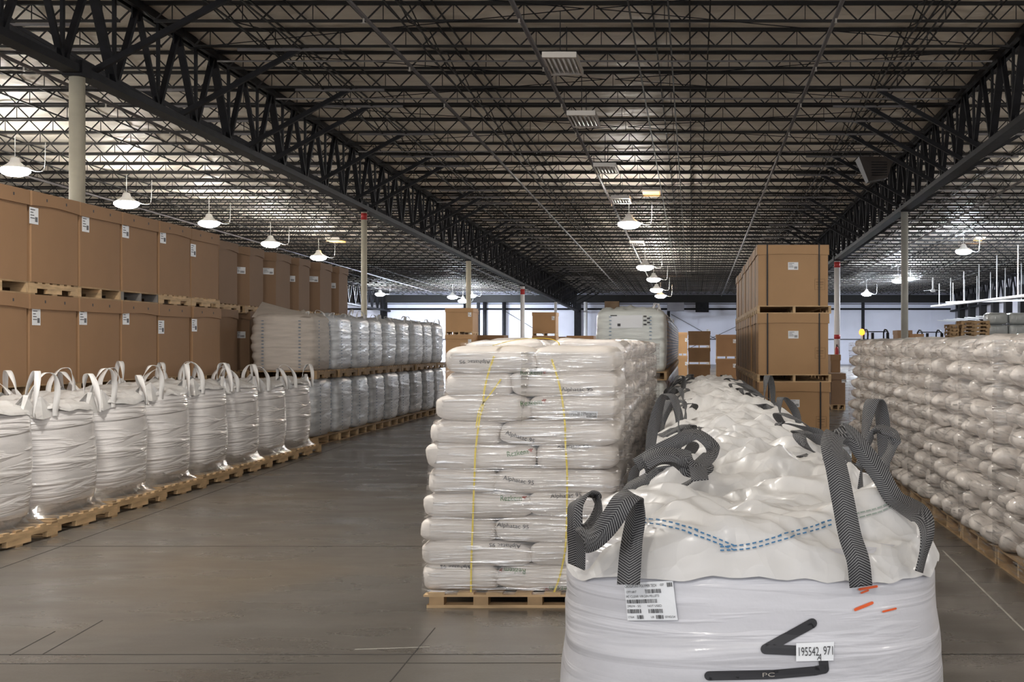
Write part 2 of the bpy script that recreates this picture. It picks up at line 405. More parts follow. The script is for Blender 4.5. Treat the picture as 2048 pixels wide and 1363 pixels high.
# trusses
def truss(x, Y0, Y1, fine=True):
    t = bpy.data.objects.new('roof_truss', None); COL.objects.link(t); t.parent = ceil; XF[t] = Matrix()
    tp = lambda Y: Vector((x, Y, Ht(Y)-.10)); bp_ = lambda Y: Vector((x, Y, Hc(Y)+.06))
    for nm, fn, h in (('top_chord', tp, .14), ('bottom_chord', bp_, .12)):
        m = MB()
        for dx in (-.09, .09): m.bar(fn(Y0)+Vector((dx,0,0)), fn(Y1)+Vector((dx,0,0)), .09, h)
        m.bar(fn(Y0)+Vector((0,0,h*.42 if nm[0] == 't' else -h*.42)), fn(Y1)+Vector((0,0,h*.42 if nm[0] == 't' else -h*.42)), .26, .02)
        part(nm, m.mesh(nm, M['steel']), t)
    k = math.ceil((Y0-J0)/JS)
    while J0+(k+1)*JS < Y1:
        Ya = J0+k*JS; Ym = Ya+JS/2; Yb = Ya+JS; r = random.choice((.09, .12, .15))
        for (a, b, w) in ((tp(Ya), bp_(Ym), r), (bp_(Ym), tp(Yb), .10), (bp_(Ym), tp(Ym), .05)):
            m = MB(); m.bar(a, b, .07, w, up=(1,0,0)); part('web_member', m.mesh('web_member', M['steel']), t)
        for p in (tp(Ya)+Vector((0,0,-.1)), bp_(Ym)+Vector((0,0,.08))):
            g = MB(); g.box(p.x-.012, p.x+.012, p.y-.2, p.y+.2, p.z-.13, p.z+.13); part('gusset_plate', g.mesh('gusset_plate', M['steel']), t)
        k += 1
    return t
T1 = truss(TX[2], 9, YW); T2 = truss(TX[3], 22, YW); T3 = truss(TX[1], 66, YW); T4 = truss(TX[4]-.3, 60, YW)
# knee braces with their short ledgers, both sides of the two near trusses
for t, x in ((T1, TX[2]), (T2, TX[3])):
    for k in range(-1, 48):
        if k % 9 in (3, 8): continue
        Y = J0+k*JS
        if Y > YW-3 or (x > 0 and Y < 24): continue
        for s in (-1, 1):
            if (k+2*(s > 0)) % 5 == 3: continue
            m = MB(); m.bar((x, Y, Hc(Y)+.12), (x+s*2.3, Y+.15, Hb(Y)+.04), .09, .09); part('knee_brace', m.mesh('knee_brace', M['steel']), t)
            m = MB(); m.bar((x+s*1.1, Y+.05, Hb(Y)-.03), (x+s*3.0, Y+.05, Hb(Y)-.03), .05, .05); part('brace_ledger', m.mesh('brace_ledger', M['pipe']), t)
# bridging lines and cross rods
br = [(-24,.03),(-22,.02),(-19,.03),(-15,.03),(-12,.02),(-7.9,.03),(-7.3,.025),(-5.0,.025),(-4.8,.025),(-1.05,.03),(-.4,.03),(3.9,.025),(4.2,.025),(5.0,.02),(9,.03),(12,.03),(15,.03),(18,.03)]
for x, w in br:
    for lev in (0, 1):
        z = (lambda Y: Hb(Y)-.02) if lev == 0 else (lambda Y: Ht(Y)-.07)
        m = MB(); m.bar((x+lev*.35, 12, z(12)), (x+lev*.35, YW, z(YW)), w, w); part('bridging_angle', m.mesh('bridging_angle', M['steel2']), ceil)
for x in (-7.9, -4.9, .3, 3.9, 10.5, -13.5, -20):
    m = MB()
    for k in range(0, 38):
        Y = J0+k*JS; m.bar((x, Y, Ht(Y)-.05), (x, Y+JS, Hb(Y+JS)), .018); m.bar((x, Y, Hb(Y)), (x, Y+JS, Ht(Y+JS)-.05), .018)
    part('cross_bridging', m.mesh('cross_bridging', M['steel2']), ceil)
for k in range(-1, 30, 3):
    Y = J0+k*JS
    for s, xa, xb in ((1, -9.4, -1.8), (-1, 6.0, -1.6)):
        m = MB(); m.tube([(xa, Y, Hb(Y)-.01), (xb, Y+1.5*JS, Hb(Y+1.5*JS)-.01)], .009, 5); m.tube([(xa, Y+3*JS, Hb(Y+3*JS)-.01), (xb, Y+1.5*JS, Hb(Y+1.5*JS)-.01)], .009, 5)
        part('sway_rod', m.mesh('sway_rod', M['steel']), ceil)
# walls
def wall_far():
    m = MB(); m.box(-42, 22, YW, YW+.2, 0, Ht(YW)+.3); w = struct('wall_far', m.mesh('wall_far', M['wallw']))
    for i in range(26):
        m = MB(); x = -41+i*2.44; m.box(x-.02, x+.02, YW-.03, YW, 0, Ht(YW)-.5); part('panel_rib', m.mesh('panel_rib', M['wallw']), w)
    for z, h in ((4.63,.16),(5.05,.05),(2.1,.05)):
        m = MB(); m.box(-41.5, 21.6, YW-.14, YW-.03, z-h/2, z+h/2); part('wall_girt', m.mesh('wall_girt', M['steel']), w)
    m = MB(); m.box(-41.5, 21.6, YW-.5, YW-.2, Ht(YW)-1.0, Ht(YW)-.35); part('eave_beam', m.mesh('eave_beam', M['steel2']), w)
    for x in (-25.8, -9.6, 6.2, 14.25, -17.9, -2.0):
        m = MB(); hw = .28 if x in (-25.8, -9.6) else .12
        m.box(x-hw, x+hw, YW-.34, YW-.32, 0, Hc(YW)+1.2); m.box(x-.02, x+.02, YW-.32, YW-.16, 0, Hc(YW)+1.2); m.box(x-hw, x+hw, YW-.16, YW-.14, 0, Hc(YW)+1.2)
        part('wall_column', m.mesh('wall_column', M['steel']), w)
    for x in (-18.9, -17.3, -15.7, -8.9):
        m = MB(); m.tube([(x, YW-.6, 0), (x, YW-.6, 5.2)], .16, 10); part('duct_pipe', m.mesh('duct_pipe', M['steel' if x < -10 else 'whitecol'], True), w)
    for (a, b) in (((-1.8,YW-.1,4.2),(4.0,YW-.1,1.0)), ((5.5,YW-.1,4.0),(-1.0,YW-.1,1.0)), ((-15.6,YW-.1,4.4),(-10,YW-.1,1.0))):
        m = MB(); m.tube([a, b], .02, 5); part('brace_rod', m.mesh('brace_rod', M['steel']), w)
    # two dark louvred heaters, a reddish panel up on the wall
    for x, z, ww, hh, mm in ((.8, 4.75, 1.1, .8, 'steel'), (-6.7, 4.85, 1.2, .8, 'redpan'), (-1.4, 4.8, 1.4, .7, 'wallg')):
        m = MB(); m.box(x-ww/2, x+ww/2, YW-.9, YW-.35, z-hh/2, z+hh/2)
        for q in (-.25, 0, .25): m.box(x-ww/2+.06, x+ww/2-.06, YW-.95, YW-.9, z+q*hh-.03, z+q*hh+.03)
        part('unit_heater', m.mesh('unit_heater', M.get(mm, M['card4'])), w)
wall_far()
m = MB(); m.box(22, 22.2, -8, YW+.2, 0, Ht(0)+.3); wr = struct('wall_right', m.mesh('wall_right', M['wallg']))
m = MB(); m.box(-42.2, -42, -8, YW+.2, 0, Ht(0)+.3); struct('wall_left', m.mesh('wall_left', M['wallg']))
for i, y in enumerate((84.5, 88.2, 91.9, 95.6, 99.3)):
    d = root('dock_door', '', 'door'); del d['label']; del d['category']; d['kind'] = 'structure'; d.name = 'door_%d' % (i+1); d.location = (21.9, y, 0); XF[d] = Matrix.Translation((21.9, y, 0))
    for k in range(5):
        m = MB(); m.box(-.06, 0, -1.2, 1.2, .02+k*.6, .6+k*.6-.02); part('door_panel', m.mesh('door_panel', M['white']), d)
    for s in (-1.3, 1.3):
        m = MB(); m.tube([(-.12,s,0),(-.12,s,2.9),(-.25,s,3.3),(-.6,s,3.5),(-2.2,s,3.6)], .035, 6); part('door_track', m.mesh('door_track', M['white']), d)
for y in (86.3, 90, 93.7, 97.4, 101.2, 82.5):
    m = MB(); m.box(21.55, 21.98, y-.35, y+.35, 0, 5.6); part('wall_pier', m.mesh('wall_pier', M['steel2']), wr)

# columns
def column(x, Y, r, m, label, bands=()):
    c = root('steel_column', label, 'column', (x, Y, 0), 0)
    s = MB(); s.lathe([(r,0),(r,Hc(Y)-.02)], 20); part('shaft', s.mesh('shaft', M[m], True), c)
    s = MB(); s.box(-r*1.5, r*1.5, -r*1.5, r*1.5, 0, .02); part('base_plate', s.mesh('base_plate', M['steel']), c)
    s = MB(); s.box(-r*1.3, r*1.3, -r*1.3, r*1.3, Hc(Y)-.04, Hc(Y)+.2); part('cap_plate', s.mesh('cap_plate', M['steel']), c)
    for z, h in bands:
        s = MB(); s.lathe([(r+.004, z-h/2), (r+.004, z+h/2)], 20); part('red_band', s.mesh('red_band', M['red'], True), c, label='red painted band')
    return c
C0 = 19.5; CS = 17.04
column(-9.6, C0, .118, 'cream', 'thick cream column rising behind the nearest cardboard boxes')
column(-9.6, C0+CS, .085, 'cream', 'cream column with red band near its top behind the two-tier bulk bags', [(EYE+3.76, .19)])
column(-9.6, C0+2*CS, .11, 'cream', 'cream column between white sack pallet and distant box stacks')
column(-9.6, C0+3*CS, .12, 'whitecol', 'white column with red top band beyond the sack pallets', [(Hc(70)-.35, .3)])
column(-9.6, C0+4*CS, .10, 'whitecol', 'slim white far column beside a tall box stack')
column(6.2, C0+CS, .105, 'greycol', 'grey column rising behind the right row of wrapped sacks')
column(6.2, C0+2*CS, .13, 'whitecol', 'white column with red bands and fire extinguisher by the tall box stack', [(Hc(53.6)-.2, .24), (EYE+.36, .18)])

# lamps
def lamp_root():
    l = root('high_bay_lamp', '', 'ceiling lamp', group='lit high bay lamps')
    m = MB(); m.lathe([(.05,.36),(.10,.34),(.13,.24),(.20,.17),(.31,.10),(.335,.075)], 18); part('ballast_cap', m.mesh('ballast_cap', M['white'], True), l)
    m = MB(); m.lathe([(.02,-.14),(.18,-.125),(.30,-.08),(.37,-.01),(.365,.04),(.335,.07)], 18); part('lens', m.mesh('lens', M['lamp'], True), l, label='glowing white bowl')
    m = MB(); m.tube([(0,0,.34),(0,0,.9)], .012, 5); part('hanger', m.mesh('hanger', M['white']), l)
    m = MB(); m.tube(smooth_path([(.33,0,.08),(.5,0,.0),(.66,.05,.0),(.74,.05,.12),(.76,.05,.75)], 4), .010, 5); part('cord', m.mesh('cord', M['white'], True), l)
    return l
L0 = None
LC = None
def lamp(x, Y, H, label, cool=False):
    global L0, LC
    z = EYE+H
    if L0 is None:
        L0 = lamp_root(); L0.location = (x, Y, z); XF[L0] = Matrix.Translation((x, Y, z)); kids(L0); o = L0; LC = [c for c in KIDS[L0] if c.name == 'lens'][0].data.copy(); LC.materials.clear(); LC.materials.append(M['lampc'])
    else: o = clone(L0, (x, Y, z))
    o['label'] = label
    if cool:
        for c in bpy.data.objects:
            if c.parent == o and c.name.startswith('lens'): c.data = LC
    return o
LX = -17.5
for i, (px, py) in enumerate(((30,342),(253,408),(418,447),(541,488),(637,515))):
    Y = -LX*F/(VX-px); lamp(LX, Y, (VY-py)/F*Y, ['large lit lamp at the left edge above the boxes','second lit lamp from the left, right of the thick cream column','third lit lamp from the left, above the sixth cardboard box','fourth lit lamp from the left above the rounded boxes','fifth lit lamp from the left, nearest the red-banded column'][i])
for i, (px, py) in enumerate(((1258,449),(1290,535),(1307,559),(1313,580),(1321,592))):
    Y = 2.1*F/(VX-px); lamp(-2.1, Y, (VY-py)/F*Y, 'lit lamp of the centre line, %s from the front' % nth(i))
for i, (X, px, py) in enumerate(((12.5,1927,503),(12.5,1733,588),(14.5,1803,557),(14.9,1819,557))):
    Y = X*F/(px-VX); lamp(X, Y, (VY-py)/F*Y, ['brightest lit lamp at the right over the wrapped sacks','lit lamp against the far wall right of the white column','small lit lamp just left of the grey column','small lit lamp just right of the grey column'][i], True)
for i, (px, py) in enumerate(((905,594),(926,602))):
    Y = -LX*F/(VX-px); lamp(LX, Y, (VY-py)/F*Y, 'distant lit lamp left of the third cream column, %s one' % ['upper','lower'][i], True)
for x, Y in ((-17.5,26),(-17.5,19.6),(-17.5,13.2),(-17.5,6.8),(12.5,-2),(12.5,8),(12.5,18),(12.5,28),(12.5,38),(-33,20),(-33,40),(-33,60),(-33,80),(-33,95)):
    lamp(x, Y, 4.3, 'lit high bay lamp outside the picture')
lamp(-2.1, -5.5, 4.3, 'added unseen lamp behind the camera for the film glare')  # added lamp, gives the stretch film its glare
lamp(-4.2, 8.5, 4.7, 'added unseen lamp just above the frame, lighting the aisle')  # added out of frame to brighten the left bags and the aisle
for x, Y in ((18,58),(12.5,76),(-17.5,99),(-24,96)):
    lamp(x, Y, 3.9, 'added cool lamp brightening the far wall and right bay', True)  # extra lamps added to lift the far wall and right bay
# unlit six-tube fixtures
FX = None
for i, (px, py) in enumerate(((1127,130),(1168,240),(1213,338),(1243,400),(1275,487))):
    Y = 2.1*F/(VX-px); X = (px-VX)/F*Y; H = (VY-py)/F*Y
    lab = 'unlit ribbed tube fixture on the centre line, %s from the front' % nth(i)
    if FX is None:
        FX = root('tube_fixture', lab, 'ceiling lamp', (X, Y, EYE+H), 0, 'unlit six-tube fixtures')
        m = MB(); m.box(-.26,.26,-.68,.68,.03,.06); m.box(-.27,-.24,-.68,.68,-.03,.06); m.box(.24,.27,-.68,.68,-.03,.06)
        part('housing', m.mesh('housing', M['fixture']), FX)
        for q in (-1, 1):
            m = MB(); m.box(-.27,.27,min(q*.68,q*.58),max(q*.68,q*.58),-.03,.03); part('end_cap', m.mesh('end_cap', M['fixture']), FX)
        for k in range(6):
            m = MB(); x = -.2+k*.08; m.tube([(x,-.6,0),(x,.6,0)], .018, 8); part('tube', m.mesh('tube', M['white'], True), FX)
        for q in (-.5, .5):
            m = MB(); m.tube([(0,q,.06),(0,q,.75)], .008, 5); part('hanger', m.mesh('hanger', M['steel']), FX)
        kids(FX)
    else: clone(FX, (X, Y, EYE+H), 0, lab)
# warm square lights between the joists
for i, (px, py, H, s) in enumerate(((1303,386,5.3,.55),(1337,537,5.0,.5),(672,481,5.0,.6),(1958,478,5.1,.4),(1760,567,4.9,.5))):
    Y = F*H/(VY-py) ; X = (px-VX)/F*Y
    w = root('warm_light', ['orange-glowing square light right of the nearest centre lamp','small orange light right of the second centre lamp','orange light on the ceiling left of the red-banded column','orange light above the brightest right lamp','orange light above the far wall lamp at right'][i], 'ceiling lamp', (X, Y, EYE+H), 0, 'orange glowing lights')
    m = MB(); m.box(-s/2-.04, s/2+.04, -s, s, .0, .12); part('housing', m.mesh('housing', M['fixture']), w)
    m = MB(); m.box(-s/2, s/2, -s+.04, s-.04, -.05, -.001); part('lens', m.mesh('lens', M['warm']), w, label='orange glowing lens')
    ld = bpy.data.lights.new('lamp_light', 'AREA'); ld.size = s; ld.energy = 60; ld.color = (1,.5,.18)
    lo = bpy.data.objects.new('lamp_light', ld); COL.objects.link(lo); lo.parent = w; lo.location = (0,0,-.08)
# sprinkler pipes
for i, (x, r) in enumerate(((-5.5,.035),(-2.9,.045),(2.4,.04),(-13,.04),(-20.5,.04),(10.4,.045))):
    s = root('sprinkler_pipe', ['grey sprinkler pipe nearest the left truss, centre bay','grey sprinkler pipe beside the unlit tube fixtures','grey sprinkler pipe right of the centre lamps','sprinkler pipe in the left bay nearest the truss','sprinkler pipe of the left bay farther from the truss','sprinkler pipe in the right bay'][i], 'pipe', (0,0,0), 0, 'sprinkler pipes')
    m = MB(); m.tube([(x, 12, Hb(12)-.09), (x, YW-1, Hb(YW)-.09)], r, 8); part('pipe', m.mesh('pipe', M['pipe'], True), s)
    for k in range(22):
        Y = J0+1+k*3.4; m = MB(); m.tube([(x, Y, Hb(Y)-.13), (x, Y, Hb(Y)-.2)], .016, 6); m.tube([(x, Y, Hb(Y)-.2), (x, Y, Hb(Y)-.21)], .03, 6); part('sprinkler_head', m.mesh('sprinkler_head', M['fixture']), s)
for i, Y in enumerate((24.2, 27.6, 34.4, 45)):
    m = MB(); m.tube([(-9.2, Y, Hb(Y)-.04), (5.8, Y, Hb(Y)-.04)], .02, 6)
    part('conduit', m.mesh('conduit', M['pipe'], True), ceil)

# ================================================================== PALLETS
def pallet_parts(p, lx, ly, h=.13, wood='wood', wood2='wood2', side='x', near=True):
    """side = the axis along which the notched stringers run"""
    hx, hy = lx/2, ly/2; b = .016
    if side == 'y': A, B = hy, hx
    else: A, B = hx, hy
    def bx(m, a0, a1, b0, b1, z0, z1):
        if side == 'y': m.box(b0, b1, a0, a1, z0, z1)
        else: m.box(a0, a1, b0, b1, z0, z1)
    ms = []
    for q in (-B+.02, 0, B-.02):
        m = MB(); z0 = b; z1 = h-b; zm = z0+(z1-z0)*.5
        bx(m, -A, A, q-.02, q+.02, zm, z1)
        for a0, a1 in ((-A, -A*.72), (-A*.3, A*.3), (A*.72, A)): bx(m, a0, a1, q-.02, q+.02, z0, zm)
        ms.append(('stringer', m, wood))
    n = 7
    for i in range(n):
        c = -A+.045+(2*A-.09)*i/(n-1); m = MB(); bx(m, c-.045, c+.045, -B, B, h-b, h); ms.append(('deck_board', m, wood if i % 3 else wood2))
    for i in range(3):
        c = -A+.05+(2*A-.1)*i/2; m = MB(); bx(m, c-.05, c+.05, -B, B, 0, b); ms.append(('bottom_board', m, wood2))
    return ms
PT = {}
def pallet(key, lx, ly, label, loc, rz=0, group=None, h=.13, side='x', wood='wood', wood2='wood2', joined=False):
    if key not in PT:
        ms = pallet_parts(None, lx, ly, h, wood, wood2, side)
        if joined:
            mb = MB()
            for n_, m, w in ms: mb.add(m.v, m.f)
            o = tagged('pallet', mb.mesh('pallet', M[wood]), label, 'pallet', loc, rz, group)
        else:
            o = root('pallet', label, 'pallet', loc, rz, group)
            for n_, m, w in ms: part(n_, m.mesh(n_, M[w]), o)
        PT[key] = o; kids(o); return o
    return clone(PT[key], loc, rz, label, group)

# ================================================================== GAYLORD BOXES
def ngon_box(pts, z0, z1, th=0):
    n = len(pts); m = MB(); m.add([(x,y,z0) for x,y in pts]+[(x,y,z1) for x,y in pts], [tuple(range(n))[::-1], tuple(range(n,2*n))]+[(i,(i+1)%n,n+(i+1)%n,n+i) for i in range(n)])
    return m
def ring(lx, ly, ch):
    a, b = lx/2, ly/2
    if ch < .03: ch = .012
    return [(-a+ch,-b),(a-ch,-b),(a,-b+ch),(a,b-ch),(a-ch,b),(-a+ch,b),(-a,b-ch),(-a,-b+ch)]
def sticker(m_, face, u, z, w, h, lx, ly):
    """label sheet on face: '+x' or '-y' or 'ch' (the chamfer)"""
    e = .004; d = .002
    def bx(u0,u1,z0,z1,e0,e1):
        m = MB()
        if face == '+x': m.box(lx/2+e0, lx/2+e1, u0, u1, z0, z1)
        else: m.box(u0, u1, -ly/2-e1, -ly/2-e0, z0, z1)
        return m
    if face == 'ch':
        def bx(u0,u1,z0,z1,e0,e1):
            m = MB(); c = Vector((lx/2-m_/2, -ly/2+m_/2, 0)); t = Vector((1,1,0))/2**.5; n = Vector((1,-1,0))/2**.5
            P_ = [c+t*a+n*b+Vector((0,0,zz)) for zz in (z0,z1) for a, b in ((u0,e0),(u1,e0),(u1,e1),(u0,e1))]
            return m.add(P_, [(0,3,2,1),(4,5,6,7),(0,1,5,4),(1,2,6,5),(2,3,7,6),(3,0,4,7)])
    lab = bx(u-w/2,u+w/2,z-h/2,z+h/2,0,e)
    ink = MB()
    s = 1 if face == '-y' else 1
    for q, (a, b) in enumerate(((-.42,.1),(-.42,-.1),(-.42,.0),(-.42,.05))):
        zz = z+h*(.36-.17*q); t = bx(u+a*w, u+b*w, zz-h*.025, zz+h*.025, e, e+d); ink.add(t.v, t.f)
    t = bx(u+.1*w,u+.4*w,z-.35*h,z-.05*h,e,e+d); 
    for q in range(4):
        t = bx(u+(.12+.075*q)*w, u+(.16+.075*q)*w, z-.36*h, z-.06*h, e, e+d); ink.add(t.v, t.f)
    return lab, ink
BX = {}
def gaylord(key, lx, ly, h, mt, ch, lab, label, loc, group, straps=False, marks=False, holes='+x', wob=0):
    if key in BX: return clone(BX[key], loc, 0, label, group)
    o = root('cardboard_box', label, 'box', loc, 0, group); BX[key] = o
    lh = .15
    m = ngon_box(ring(lx-.03, ly-.03, ch), 0, h-.02); part('body', m.mesh('body', M[mt]), o)
    # lid: sleeve with bowed lower edge
    R = ring(lx, ly, ch); m = MB(); N = 8; pts = []
    for i in range(8):
        a = Vector((*R[i],0)); b = Vector((*R[(i+1)%8],0))
        kk = N if (b-a).length > .3 else 1
        for k in range(kk): t = k/kk; pts.append((a.lerp(b, t), math.sin(PI*t) if kk > 1 else 0))
    n = len(pts)
    top = [(p.x, p.y, h) for p, s in pts]; bot = [(p.x*1.004, p.y*1.004, h-lh+wob*s) for p, s in pts]
    m.add(top+bot, [tuple(range(n))]+[(i, n+i, n+(i+1)%n, (i+1)%n) for i in range(n)]+[tuple(range(n,2*n))[::-1]])
    part('lid', m.mesh('lid', M[mt]), o)
    if holes:
        m = MB()
        for u in (-.2, .2):
            if holes == '+x': m.box(lx/2-.001, lx/2+.002, u*ly-.012, u*ly+.012, h-.085, h-.055)
        if m.v: part('hand_hole', m.mesh('hand_hole', M['dark']), o)
    for face, u, z, w, hh in lab:
        a, b = sticker(ch, face, u, z, w, hh, lx-.03, ly-.03)
        s = part('label_sheet', a.mesh('label_sheet', M['label']), o, label='white printed label'); part('print', b.mesh('print', M['ink']), s)
    if straps:
        for u in (-.36*lx, .36*lx):
            m = MB(); w = .011
            m.box(u-w, u+w, -ly/2-.006, -ly/2-.001, 0, h+.004); m.box(u-w, u+w, -ly/2-.006, ly/2+.006, h, h+.004); m.box(u-w, u+w, ly/2+.001, ly/2+.006, 0, h+.004)
            part('strap', m.mesh('strap', M['black']), o, label='black plastic strap')
        m = MB(); v = ly*.0
        m.box(-lx/2-.006, -lx/2-.001, -.011, .011, 0, h+.004); part('strap', m.mesh('strap', M['black']), o, label='black plastic strap')
    if marks:
        m = MB(); x0, x1, z0, z1 = lx*.30, lx*.44, .24, .40; y = -(ly-.03)/2-.002
        for a in ((x0,x1,z0,z0+.004),(x0,x1,z1,z1+.004),(x0,x0+.004,z0,z1),(x1,x1+.004,z0,z1),(x0+.02,x1-.02,z1-.05,z1-.04),(x0+.02,x1-.02,z0+.08,z0+.087),(x0+.04,x1-.04,z0+.03,z0+.037)):
            m.box(a[0], a[1], y-.001, y, a[2], a[3])
        part('printed_stamp', m.mesh('printed_stamp', M['card4']), o)
    kids(o); return o
TIER = 1.063; BH = TIER-.13
# left wall of boxes: three tiers
LBX = -6.8; blx, bly = 1.18, 1.02
labs = [[('+x',-.36,.70,.16,.17)],[('+x',-.44,.68,.17,.17)],[('+x',-.42,.64,.17,.17)],[('+x',-.38,.74,.17,.17)],[('+x',-.40,.72,.17,.17)]]
g = 'cardboard boxes stacked along the left'
for t in range(3):
    for k in range(8):
        Yc = 18.03-.52-1.04*k; z = t*TIER; tn = ['bottom', 'middle', 'top'][t]
        pos = '%s from the far end' % nth(k)
        wood = 'wood' if (k*3+t) % 4 else 'wood2'
        if t == 2 and k == 2: wood = 'wood3'
        pallet('L'+wood+str(t == 2 and k in (0,1,4)), 1.16, 1.0, '%s pallet below left box, %s tier, %s' % ({'wood':'pale','wood2':'brown','wood3':'grey'}[wood], tn, pos), (LBX-blx/2, Yc, z), 0, 'pallets between the left boxes', side='y' if (t == 2 and k in (0,1,4)) else 'x', wood=wood)
        gaylord('L%d' % ((k+t) % 5) , blx, bly, BH, 'card', .0, labs[(k+t) % 5], 'square brown box with white label, left %s tier, %s' % (tn, pos), (LBX-blx/2+random.uniform(-.012,.012), Yc, z+.13), g, wob=(.02 if (k+t) % 2 else 0))
# rounded boxes behind the two-tier bags
ys_ = [(19.1,20.4),(20.42,21.75),(21.8,22.98),(23.05,24.3),(24.35,25.65),(25.7,26.95)]
for t in range(3):
    for k, (a, b) in enumerate(ys_):
        Yc = (a+b)/2; z = t*TIER; tn = ['bottom', 'middle', 'top'][t]
        pallet('R_', 1.1, 1.12, 'wooden pallet under the %s-tier rounded box, %s from the near end' % (tn, nth(k)), (-7.9, Yc, z), 0, 'pallets between the rounded boxes', side='y')
        gaylord('O%d' % (k % 2), 1.16, 1.2, BH+.04, 'card2', .26 if k % 2 else .2, [('ch',0,.58,.22,.11)] if k % 2 else [('ch',.0,.64,.2,.11)], 'brown eight-sided cardboard box, %s tier, %s from the near end' % (tn, nth(k)), (-7.9-.02*(k % 2), Yc, z+.13), 'eight-sided boxes behind the two-tier bags', wob=.03, holes=None)
# right tall stack, three tiers, eight deep
for t in range(3):
    for k in range(8):
        Yc = 18.9+.6+1.2*k; z = t*1.04; tn = ['bottom', 'middle', 'top'][t]
        pallet('S_', 1.12, 1.14, 'pallet under the %s-tier strapped box, %s from the camera' % (tn, nth(k)), (1.54, Yc, z), 0, 'pallets in the tall right stack', side='y', h=.12, wood='wood', wood2='wood')
        gaylord('S%d' % (k > 0), 1.09, 1.14, .92, 'card3', .0 if k == 0 else .05, [('-y',0,.6,.155,.115)] if k == 0 else [], 'black-strapped golden brown box, %s tier, %s from the camera' % (tn, nth(k)), (1.54+random.uniform(-.015,.015), Yc, z+.12), 'strapped boxes in the tall right stack', straps=True, marks=True, wob=.012, holes=None)
# distant stacks
def far_stack(px0, px1, Y, n, mt, name, z0=0, tier=.99):
    x0 = (px0-VX)/F*Y; x1 = (px1-VX)/F*Y; w = x1-x0
    for t in range(n):
        tn = ['bottom', 'second', 'third'][t]
        pallet('F%.2f' % w, w-.03, 1.1, 'pallet under %s box, %s' % (tn, name), ((x0+x1)/2, Y+.55, z0+t*tier), 0, 'pallets in the distant stacks', side='y', joined=True)
        gaylord('F%.2f%s' % (w, mt), w, 1.1, tier-.13, mt, .0, [('-y',w*.38,.62,.12,.16)], '%s box of the %s' % (tn, name), ((x0+x1)/2, Y+.55, z0+t*tier+.13), 'distant cardboard boxes', straps=False, holes=None)
far_stack(890, 946, 46, 3, 'card3', 'tall far box stack left of the third cream column')
far_stack(952, 1008, 47, 2, 'card4', 'low far box stack just right of the third cream column')
far_stack(905, 948, 48.5, 3, 'card', 'far box stack half hidden behind that column')
far_stack(1064, 1112, 52, 3, 'card3', 'tall far box stack behind the yellow-strapped sacks')
far_stack(1133, 1187, 50, 2, 'card', 'low far stack left of the white double bags')
far_stack(1117, 1131, 56, 2, 'card4', 'narrow dark far stack between two others')
far_stack(1013, 1060, 60, 2, 'card4', 'dark low far stack behind the sack pallet', tier=.85)
far_stack(1376, 1421, 55, 3, 'card4', 'dark far stack right of the white double bags', tier=.74)
far_stack(1355, 1375, 58, 2, 'card3', 'orange-lit far stack beside the white double bags', tier=1.1)
far_stack(1432, 1474, 52, 2, 'card', 'far stack left of the strapped boxes', tier=1.02)
far_stack(1661, 1682, 33, 1, 'card', 'low box right of the strapped stack', tier=1.35)
far_stack(1661, 1692, 31, 1, 'card2', 'brown box on pallet right of the strapped stack', tier=.9)

# ================================================================== BULK BAGS
def sup(a, e): c = math.cos(a); s = math.sin(a); return (math.copysign(abs(c)**e, c), math.copysign(abs(s)**e, s))
def body_mesh(R, h, m, seed, e=.72, nu=40, nv=16, bul=.05, foot=.86, amp=.012, tilt=0, lump=0, lumpn=7, name='body', zrim=0):
    mb = MB(); v = []; f = []
    for j in range(nv+1):
        t = j/nv; z = h*t; r = R*(1-bul+bul*1.6*math.sin(PI*min(1, t*.9+.06)))
        if t < .14: r *= foot+(1-foot)*math.sin(t/.14*PI/2)
        if t > .9: r *= 1-.08*((t-.9)/.1)**2
        for i in range(nu):
            a = 2*PI*i/nu; c, s = sup(a, e); q = noise.noise(Vector((c*2.2+seed, s*2.2, z*3+seed)))*amp
            q += noise.noise(Vector((c*1.2+seed, s*1.2, z*16)))*amp*.6
            if lump: # stacked swellings along the four edges
                ed = max(0, abs(math.sin(2*a))-.72)/.28; q += lump*ed*abs(math.sin(PI*lumpn*t))
            v.append((c*(r+q), s*(r+q)+tilt*t, z))
    for j in range(nv):
        for i in range(nu): f.append((j*nu+i, j*nu+(i+1)%nu, (j+1)*nu+(i+1)%nu, (j+1)*nu+i))
    f.append(tuple(range(nu))[::-1]); f.append(tuple(nv*nu+i for i in range(nu)))
    mb.add(v, f); return mb.mesh(name, m, True)
